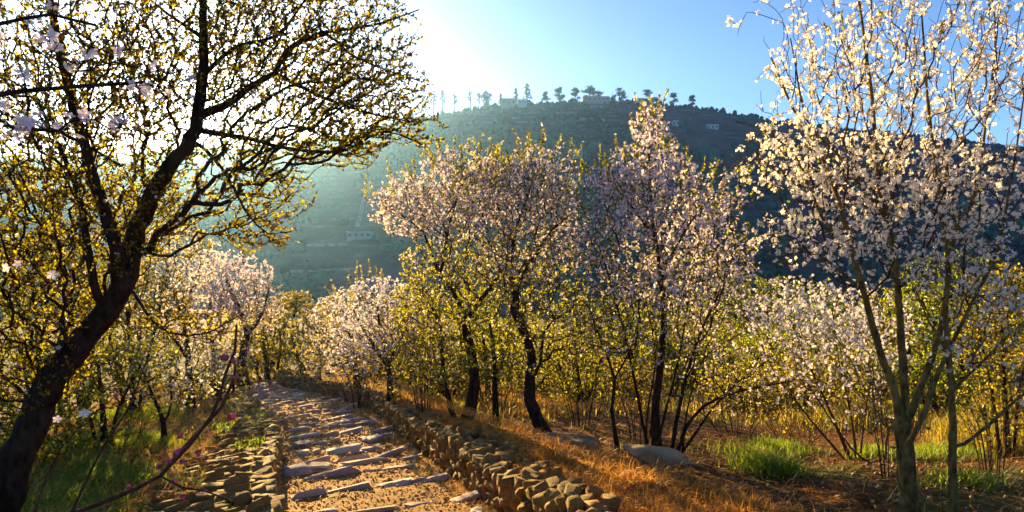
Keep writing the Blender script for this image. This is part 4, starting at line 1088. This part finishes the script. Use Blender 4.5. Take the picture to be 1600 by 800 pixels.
# bare brown shrubs under the row
for i, (px, base, d, top, w, lab) in enumerate([
    (668, 640, 8.8, 470, 60, 'bare brown thicket leaning from the wall below the first pink crown'), (775, 660, 8.6, 560, 70, 'bare twiggy shrub between the two forked trunks'),
    (910, 670, 8.0, 540, 70, 'bare twiggy shrub behind the rounded boulder'), (1000, 700, 6.6, 560, 60, 'thin bare shoots crowding round the slim sapling'),
    (1150, 690, 7.4, 600, 90, 'low tangle of bare twigs under the arching branches'), (1240, 720, 6.6, 640, 70, 'low bare shrub beside the bright grass clump'),
    (1390, 760, 4.2, 560, 90, 'bare grey shoots around the foot of the near yellowish trunk'), (1560, 720, 4.2, 600, 90, 'dry twiggy shrub at the picture edge behind the slender trunk'),
    (560, 640, 11.6, 540, 60, 'bare brown thicket at the bend of the low wall')]):
    r = np.random.default_rng(900 + i); limbs = []
    for k in range(11):
        q = r.uniform(-1, 1); limbs.append(([(px + q * w * .25, base, d + r.normal() * .1), (px + q * w * .5, (base * 1.2 + top * .8) / 2, d + r.normal() * .15), (px + q * w * 1.0 + r.normal() * 10, top + abs(q) * 30, d + r.normal() * .25)], (.0010 * d, .0004 * d)))
    tree('bare_shrub', lab, 'shrub', limbs, [(px, (base + top * 2) / 3, d, w, (base - top) * .4, d * .06, 130, 0, 7)], 'bare shrubs under the blossom row', seed=910 + i, barkm='twig_red', twigm='twig_pale', rtip=.00032 * d, leaf='leaf_gold', lsize=.03, metric=(1, 1, .5))

# ------------------------------------------------------------------ budding sapling close to the camera
def budding():
    r = np.random.default_rng(61)
    root = tree('budding_sapling', 'thin arching sapling with magenta buds in front of the cobbled wall', 'sapling',
        [(S(1.1, (20, 1270, 1.05), (60, 940, 1.08), (112, 803), (175, 780), (215, 763), (250, 744), (300, 690), (330, 652), (345, 615), (352, 585), (367, 548), (370, 508)), (.0095, .0024)),
         (S(1.12, (250, 744, 1.1), (310, 676), (346, 636), (366, 590), (367, 572)), (.006, .0024), 0),
         (S(1.08, (256, 740, 1.1), (285, 762), (320, 767), (375, 788)), (.003, .0012), 0),
         (S(1.15, (112, 803, 1.1), (130, 760), (160, 700), (200, 640), (230, 560)), (.0035, .0012), 0),
         (S(1.15, (60, 940, 1.08), (55, 800), (95, 700), (135, 655), (182, 618)), (.003, .001), 0)],
        [(290, 690, 1.1, 30, 40, .03, 5, 0, 14), (190, 650, 1.15, 40, 60, .03, 7, 0, 14)],
        seed=62, barkm='twig_red', twigm='twig_red', rtip=.0009, leaf='leaf', lsize=.014, ltpl=LT)
    b0 = np.array(root.location)
    # pointed bud in a dark calyx
    rr = np.array([.0, .62, .95, 1, .8, .45, .0]); zz = np.array([-.1, 0, .5, 1.0, 1.7, 2.3, 2.7]); k = 8; th = np.arange(k) * 2 * math.pi / k
    v = np.stack([rr[:, None] * np.cos(th) * (1 + .1 * np.cos(3 * th)), rr[:, None] * np.sin(th) * (1 + .1 * np.cos(3 * th)), zz[:, None] * np.ones(k)], -1).reshape(-1, 3)
    i = np.arange(7 * k).reshape(7, k); j = np.roll(i, -1, 1); f = np.stack([i[:-1], j[:-1], j[1:], i[1:]], -1).reshape(-1, 4)
    bud = mesh_np('bud', v, f, M['bud'], True)
    cv = v[:4 * k] * np.array([1.12, 1.12, 1.0]); cf = np.stack([i[:3], j[:3], j[1:4], i[1:4]], -1).reshape(-1, 4); cal = mesh_np('calyx', cv, cf, M['calyx'], True)
    for px, py, s, dx, dz in [(355, 562, 1.2, -.4, .6), (363, 566, 1., .5, .6), (349, 560, .9, -.8, .4), (366, 592, 1., .6, .5), (180, 618, .9, 1, .2), (280, 684, 1., .4, .9), (275, 714, 1.5, .35, 1), (270, 722, 1., -.8, .5), (283, 722, .9, .8, .4),
                              (248, 732, .9, -.5, .8), (202, 762, .8, -.2, 1), (310, 703, 1., 0, -1), (357, 652, 1.2, .9, .3), (284, 773, 1., .1, -1), (270, 754, .8, .6, .4), (322, 676, .6, .8, .5), (27, 575, .7, .2, 1)]:
        d = 1.1 if px != 180 and px != 27 else 1.15
        o = obj('bud', bud, root, P(px, py, d) - b0); o.scale = (.0044 * s,) * 3
        o.rotation_euler = Vector((dx, r.normal() * .3, dz)).to_track_quat('Z', 'Y').to_euler()
        c = obj('calyx', cal, o); c.location = (0, 0, -.12)
    for px, py, s, dz in [(132, 643, .012, -.5), (89, 655, .008, .2), (82, 428, .011, -.3)]:
        v2, f2 = tpl_flower(5, .5); o = obj('flower', mesh_np('flower', v2, f2, M['petal_pink'], True), root, P(px, py, 1.15) - b0); o.scale = (s,) * 3
        o.rotation_euler = Vector((.5, -.6, dz)).to_track_quat('Z', 'Y').to_euler()
budding()

# ------------------------------------------------------------------ ground cover
def blades(name, n, area, hgt, wid, mat, lie=0.0, seed=0, label=None, mask=None, zoff=0.0, bow=.35):
    r = np.random.default_rng(seed)
    x, y = area(r, n)
    if mask is not None:
        k = mask(x, y, r); x, y = x[k], y[k]
    n = len(x); z = terr(x, y) + zoff
    a = r.uniform(0, 2 * math.pi, n); t = np.clip(lie + r.normal(size=n) * .35, 0, 1.52)
    d = np.stack([np.cos(a) * np.sin(t), np.sin(a) * np.sin(t), np.cos(t)], 1); h = hgt * r.uniform(.4, 1.25, n); s = np.stack([-np.sin(a), np.cos(a), np.zeros(n)], 1)
    s = s * np.cos(.5) + np.cross(d, s) * np.sin(.5)
    w = wid * r.uniform(.6, 1.3, n); p = np.stack([x, y, z], 1)
    q = np.stack([np.cos(a), np.sin(a), np.zeros(n)], 1)
    mid = p + d * (h * .55)[:, None]; tip = p + d * h[:, None] + (q * bow - np.array([0, 0, bow * .6])) * h[:, None] * .6
    v = np.stack([p - s * w[:, None] / 2, p + s * w[:, None] / 2, mid + s * w[:, None] * .45, mid - s * w[:, None] * .45, tip], 1).reshape(-1, 3)
    b = np.arange(n)[:, None] * 5
    o = obj(name, mesh_np(name, v, [np.hstack([b, b + 1, b + 2, b + 3]), np.hstack([b + 3, b + 2, b + 4])], M[mat]), kind='stuff')
    if label: tag(o, label, name.replace('_', ' '))
    return o

def strip_right(y0, y1, w0, w1):
    def f(r, n):
        y = y0 + (y1 - y0) * r.uniform(0, 1, n) ** 1.5; return xr(y) + r.uniform(w0, w1, n), y
    return f
def strip_left(y0, y1, w0, w1):
    def f(r, n):
        y = y0 + (y1 - y0) * r.uniform(0, 1, n) ** 1.5; return xl(y) - r.uniform(w0, w1, n), y
    return f
def spots(lst):
    c = []
    for px, py, rx, ry, w in lst:
        for y in np.arange(1.5, 60, .05):
            q = P(px, py, y)
            if q[2] <= terr(q[0], y): break
        c.append((q[0], y, rx, ry, w))
    def f(r, n):
        w = np.array([q[4] for q in c], float); k = r.choice(len(c), n, p=w / w.sum()); cc = np.array(c)
        return cc[k, 0] + r.normal(size=n) * cc[k, 2] * .5, cc[k, 1] + r.normal(size=n) * cc[k, 3] * .5
    return f
straw_mask = lambda x, y, r: fbm(x * .9, y * .9, 15) + .22 - .09 * np.clip(x - xr(y) - 1.2, 0, 9) > r.uniform(-.2, .25, len(x))
blades('straw', 30000, strip_right(3.0, 9.5, .34, 1.35), .13, .0042, 'straw', 1.05, 1, 'matted golden straw on the bank along the low wall', straw_mask, bow=.6)
blades('straw', 9000, strip_right(9, 20, .45, 4), .2, .009, 'straw', .9, 2, 'thin golden straw along the wall towards the bend', bow=.5)
blades('straw', 16000, strip_left(3.2, 13, .62, 2.6), .13, .0045, 'straw', 1.05, 3, 'golden straw on the shaded slope beside the cobbled wall', bow=.6)
blades('straw', 10000, strip_right(2.4, 16, 1.3, 9), .15, .0055, 'straw', 1.0, 4, 'scattered dry grass under the blossom trees', lambda x, y, r: fbm(x * .8, y * .8, 19) > r.uniform(-.12, .3, len(x)), bow=.5)
blades('straw', 5000, lambda r, n: (lambda y: (xr(y) - .02 - np.abs(r.normal(size=n)) * .09, y))(3.6 + 12 * r.uniform(0, 1, n) ** 1.6), .10, .004, 'straw', .7, 14, 'straw growing along the foot of the low wall', bow=.5)
blades('grass', 15000, spots([(150, 745, .28, .4, 3), (205, 690, .4, .5, 2), (90, 790, .35, .4, 2), (200, 650, .5, .6, 2), (240, 640, .4, .6, 1), (120, 700, .4, .5, 2)]), .10, .0075, 'grass', .45, 5, 'lush green grass on the shaded slope')
blades('grass', 4200, spots([(1200, 735, .20, .24, 3), (1215, 705, .26, .3, 2), (1180, 715, .5, .5, .8)]), .15, .006, 'grass', .4, 6, 'bright grass clump in the brown clearing')
blades('grass', 9000, spots([(1390, 715, .35, .25, 2), (1450, 715, .4, .3, 3), (1500, 760, .2, .15, .6), (1540, 640, .8, .6, 2)]), .13, .007, 'grass', .45, 7, 'green grass band behind the near trunks')
blades('grass', 2600, lambda r, n: (lambda y: (xl(y) - .1 - np.abs(r.normal(size=n)) * .3, y))(3.4 + 6 * r.uniform(0, 1, n)), .045, .006, 'grass', .5, 8, 'green tufts between the cobbles of the broad wall', lambda x, y, r: fbm(x * 3, y * 3, 8) > .04, .27)
blades('rough_grass', 20000, lambda r, n: (lambda y: (np.maximum(r.uniform(-.25, 1.0, n) * y, xr(y) + 1.0), y))(8.5 + 34 * r.uniform(0, 1, n) ** 1.4),   .22, .014, 'goldgrass', .5, 9, 'rough sunlit grass behind the blossom row', lambda x, y, r: fbm(x * .3, y * .3, 29) > r.uniform(-.3, .15, len(x)))
blades('tall_grass', 9000, spots([(1560, 700, .45, .5, 3), (1520, 690, .3, .4, 1.5), (1590, 640, .6, .6, 2), (1340, 660, .7, .6, 1.5)]), .34, .006, 'goldgrass', .4, 10, 'tall golden grass behind the slender trunk')

blades('straw', 5200, strip_right(3.2, 12, .22, .50), .09, .0038, 'straw', 1.1, 21, 'golden straw spilling over the top of the low wall', None, .285, .6)
blades('straw', 2600, strip_left(3.2, 10, .15, .62), .07, .0038, 'straw', 1.1, 22, 'straw caught among the cobbles of the broad wall', lambda x, y, r: fbm(x * 2, y * 2, 91) > .02, .25, .6)
blades('straw', 2600, spots([(862, 722, .16, .16, 2), (905, 726, .2, .14, 2), (940, 722, .16, .12, 1), (1000, 765, .2, .12, 2), (960, 740, .3, .2, 2)]), .20, .0042, 'straw', .8, 20, 'tufts of golden straw leaning on the boulder and the slab', bow=.6)

def fallen_petals():
    r = np.random.default_rng(88); n = 3600
    y = 3.2 + 12 * r.uniform(0, 1, n) ** 1.5; u = r.uniform(0, 1, n)
    x = np.where(u < .35, xl(y) + (xr(y) - xl(y)) * r.uniform(0, 1, n), np.where(u < .8, xr(y) + r.uniform(.1, 4, n), xl(y) - r.uniform(.1, 2, n)))
    on = (x > xl(y)) & (x < xr(y)); z = np.where(on, path_h(x, y) + .02, terr(x, y) + .03)
    v, f = scatter(LQ, np.stack([x, y, z], 1), rand_rot(n, r, np.array([[0, 0, 2.0]]), .6), r.uniform(.008, .014, n))
    tag(obj('fallen_petals', mesh_np('fallen_petals', v, f, M['petal_white']), kind='stuff'), 'fallen blossom petals strewn over the path and banks', 'petals')
fallen_petals()

def litter():
    r = np.random.default_rng(71); n = 22000
    y = 2.2 + 13 * r.uniform(0, 1, n) ** 1.5; x = np.where(r.uniform(0, 1, n) < .72, xr(y) + r.uniform(.5, 8, n), xl(y) - r.uniform(.6, 5, n))
    z = terr(x, y) + .012
    v, f = scatter(LQ, np.stack([x, y, z], 1), rand_rot(n, r, np.array([[0, 0, 1.6]]), .7), r.uniform(.012, .035, n))
    tag(obj('leaf_litter', mesh_np('leaf_litter', v, f, M['litter']), kind='stuff'), 'brown leaf litter under the trees', 'leaf litter')
    n = 2200; y = 3 + 10 * r.uniform(0, 1, n) ** 1.4; x = np.where(r.uniform(0, 1, n) < .7, xr(y) + r.uniform(.4, 4, n), xl(y) - r.uniform(.5, 2.5, n)); s = r.uniform(.012, .035, n)
    v, f = scatter(tpl_ico(1, 800, .3), np.stack([x, y, terr(x, y) + s * .2], 1), rand_rot(n, r), s * .6)
    tag(obj('loose_stones', mesh_np('loose_stones', v, f, M['pebble']), kind='stuff'), 'small loose stones on the banks', 'loose stones')
litter()

def fallen_branch(label, pts, r0):
    w = [np.array(P(*p)) for p in pts]
    for q in w: q[2] = max(q[2], float(terr(q[0], q[1])) + r0)
    t = Tubes(); c = catmull(np.array(w), .04); t.add(c, np.linspace(r0, r0 * .4, len(c)), 6, .15, rng)
    o = obj('fallen_branch', t.mesh('fallen_branch', M['twig_pale'], w[0]), loc=w[0]); tag(o, label, 'branch', 'dead sticks on the bank')
fallen_branch('pale dead stick propped up beyond the slab', [(1075, 788, 4.6), (1095, 770, 4.6), (1112, 757, 4.6)], .012)
fallen_branch('short upright dead stalk in front of the slab', [(1046, 782, 4.6), (1047, 760, 4.6), (1050, 742, 4.6)], .010)
fallen_branch('low bent dead stem at the corner of the straw bank', [(1085, 798, 4.5), (1100, 780, 4.5), (1108, 790, 4.5)], .006)

blades('dry_stalks', 5200, strip_right(2.6, 9, 1.2, 6), .26, .0035, 'litter', 1.15, 31, 'dead brown stalks strewn under the trees', bow=.3)
blades('weeds', 5000, strip_right(3.0, 14, 1.5, 8), .10, .008, 'grass', .6, 32, 'scattered low green weeds in the brown clearing', lambda x, y, r: fbm(x * .7, y * .7, 44) > r.uniform(-.02, .3, len(x)))
def poppy(px, py, d, lab):
    p = P(px, py, d); z = float(terr(p[0], p[1])); h = .28
    root = empty('poppy', (p[0], p[1], z), lab, 'poppy', 'poppies in the meadow')
    t = Tubes(); t.add(np.array([[0, 0, 0], [.01, 0, h * .5], [0, .01, h]]), [.003, .003, .002], 4); obj('stem', t.mesh('stem', M['leaf_green'], np.zeros(3)), root)
    v, f = tpl_flower(5, .5); o = obj('petals', mesh_np('petals', v * .045, f, M['poppy']), root, (0, 0, h))
poppy(1514, 626, 8.5, 'red poppy beside the slender trunk'); poppy(1541, 632, 8.5, 'red poppy further out in the golden grass')
# ------------------------------------------------------------------ the sun's disc and the haze
def build_sun_disc():
    m, nt, out = newmat('sun_fire')
    e = N(nt, 'ShaderNodeEmission'); e.inputs[0].default_value = (1, .86, .55, 1); e.inputs[1].default_value = 40
    t = N(nt, 'ShaderNodeBsdfTransparent'); a = N(nt, 'ShaderNodeAddShader')
    nt.links.new(e.outputs[0], a.inputs[0]); nt.links.new(t.outputs[0], a.inputs[1]); nt.links.new(a.outputs[0], out.inputs[0])
    m.cycles.emission_sampling = 'NONE'
    bm = bmesh.new(); bmesh.ops.create_icosphere(bm, subdivisions=3, radius=8000 * math.tan(math.radians(0.40)))
    me = bpy.data.meshes.new('sun'); bm.to_mesh(me); bm.free(); me.materials.append(m)
    obj('sun', me, loc=SUN_DIR * 8000, kind='structure')
build_sun_disc()

def build_haze():
    m, nt, out = newmat('haze_air')
    pv = N(nt, 'ShaderNodeVolumePrincipled'); pv.inputs['Color'].default_value = HAZE_COLOR
    pv.inputs['Density'].default_value = HAZE_DENSITY; pv.inputs['Anisotropy'].default_value = HAZE_ANISO
    nt.links.new(pv.outputs[0], out.inputs['Volume'])
    me = bpy.data.meshes.new('haze'); bm = box((0, 400, -62), (2600, 1300, 188)); bm.to_mesh(me); bm.free(); me.materials.append(m)
    obj('haze', me, kind='stuff')
build_haze()
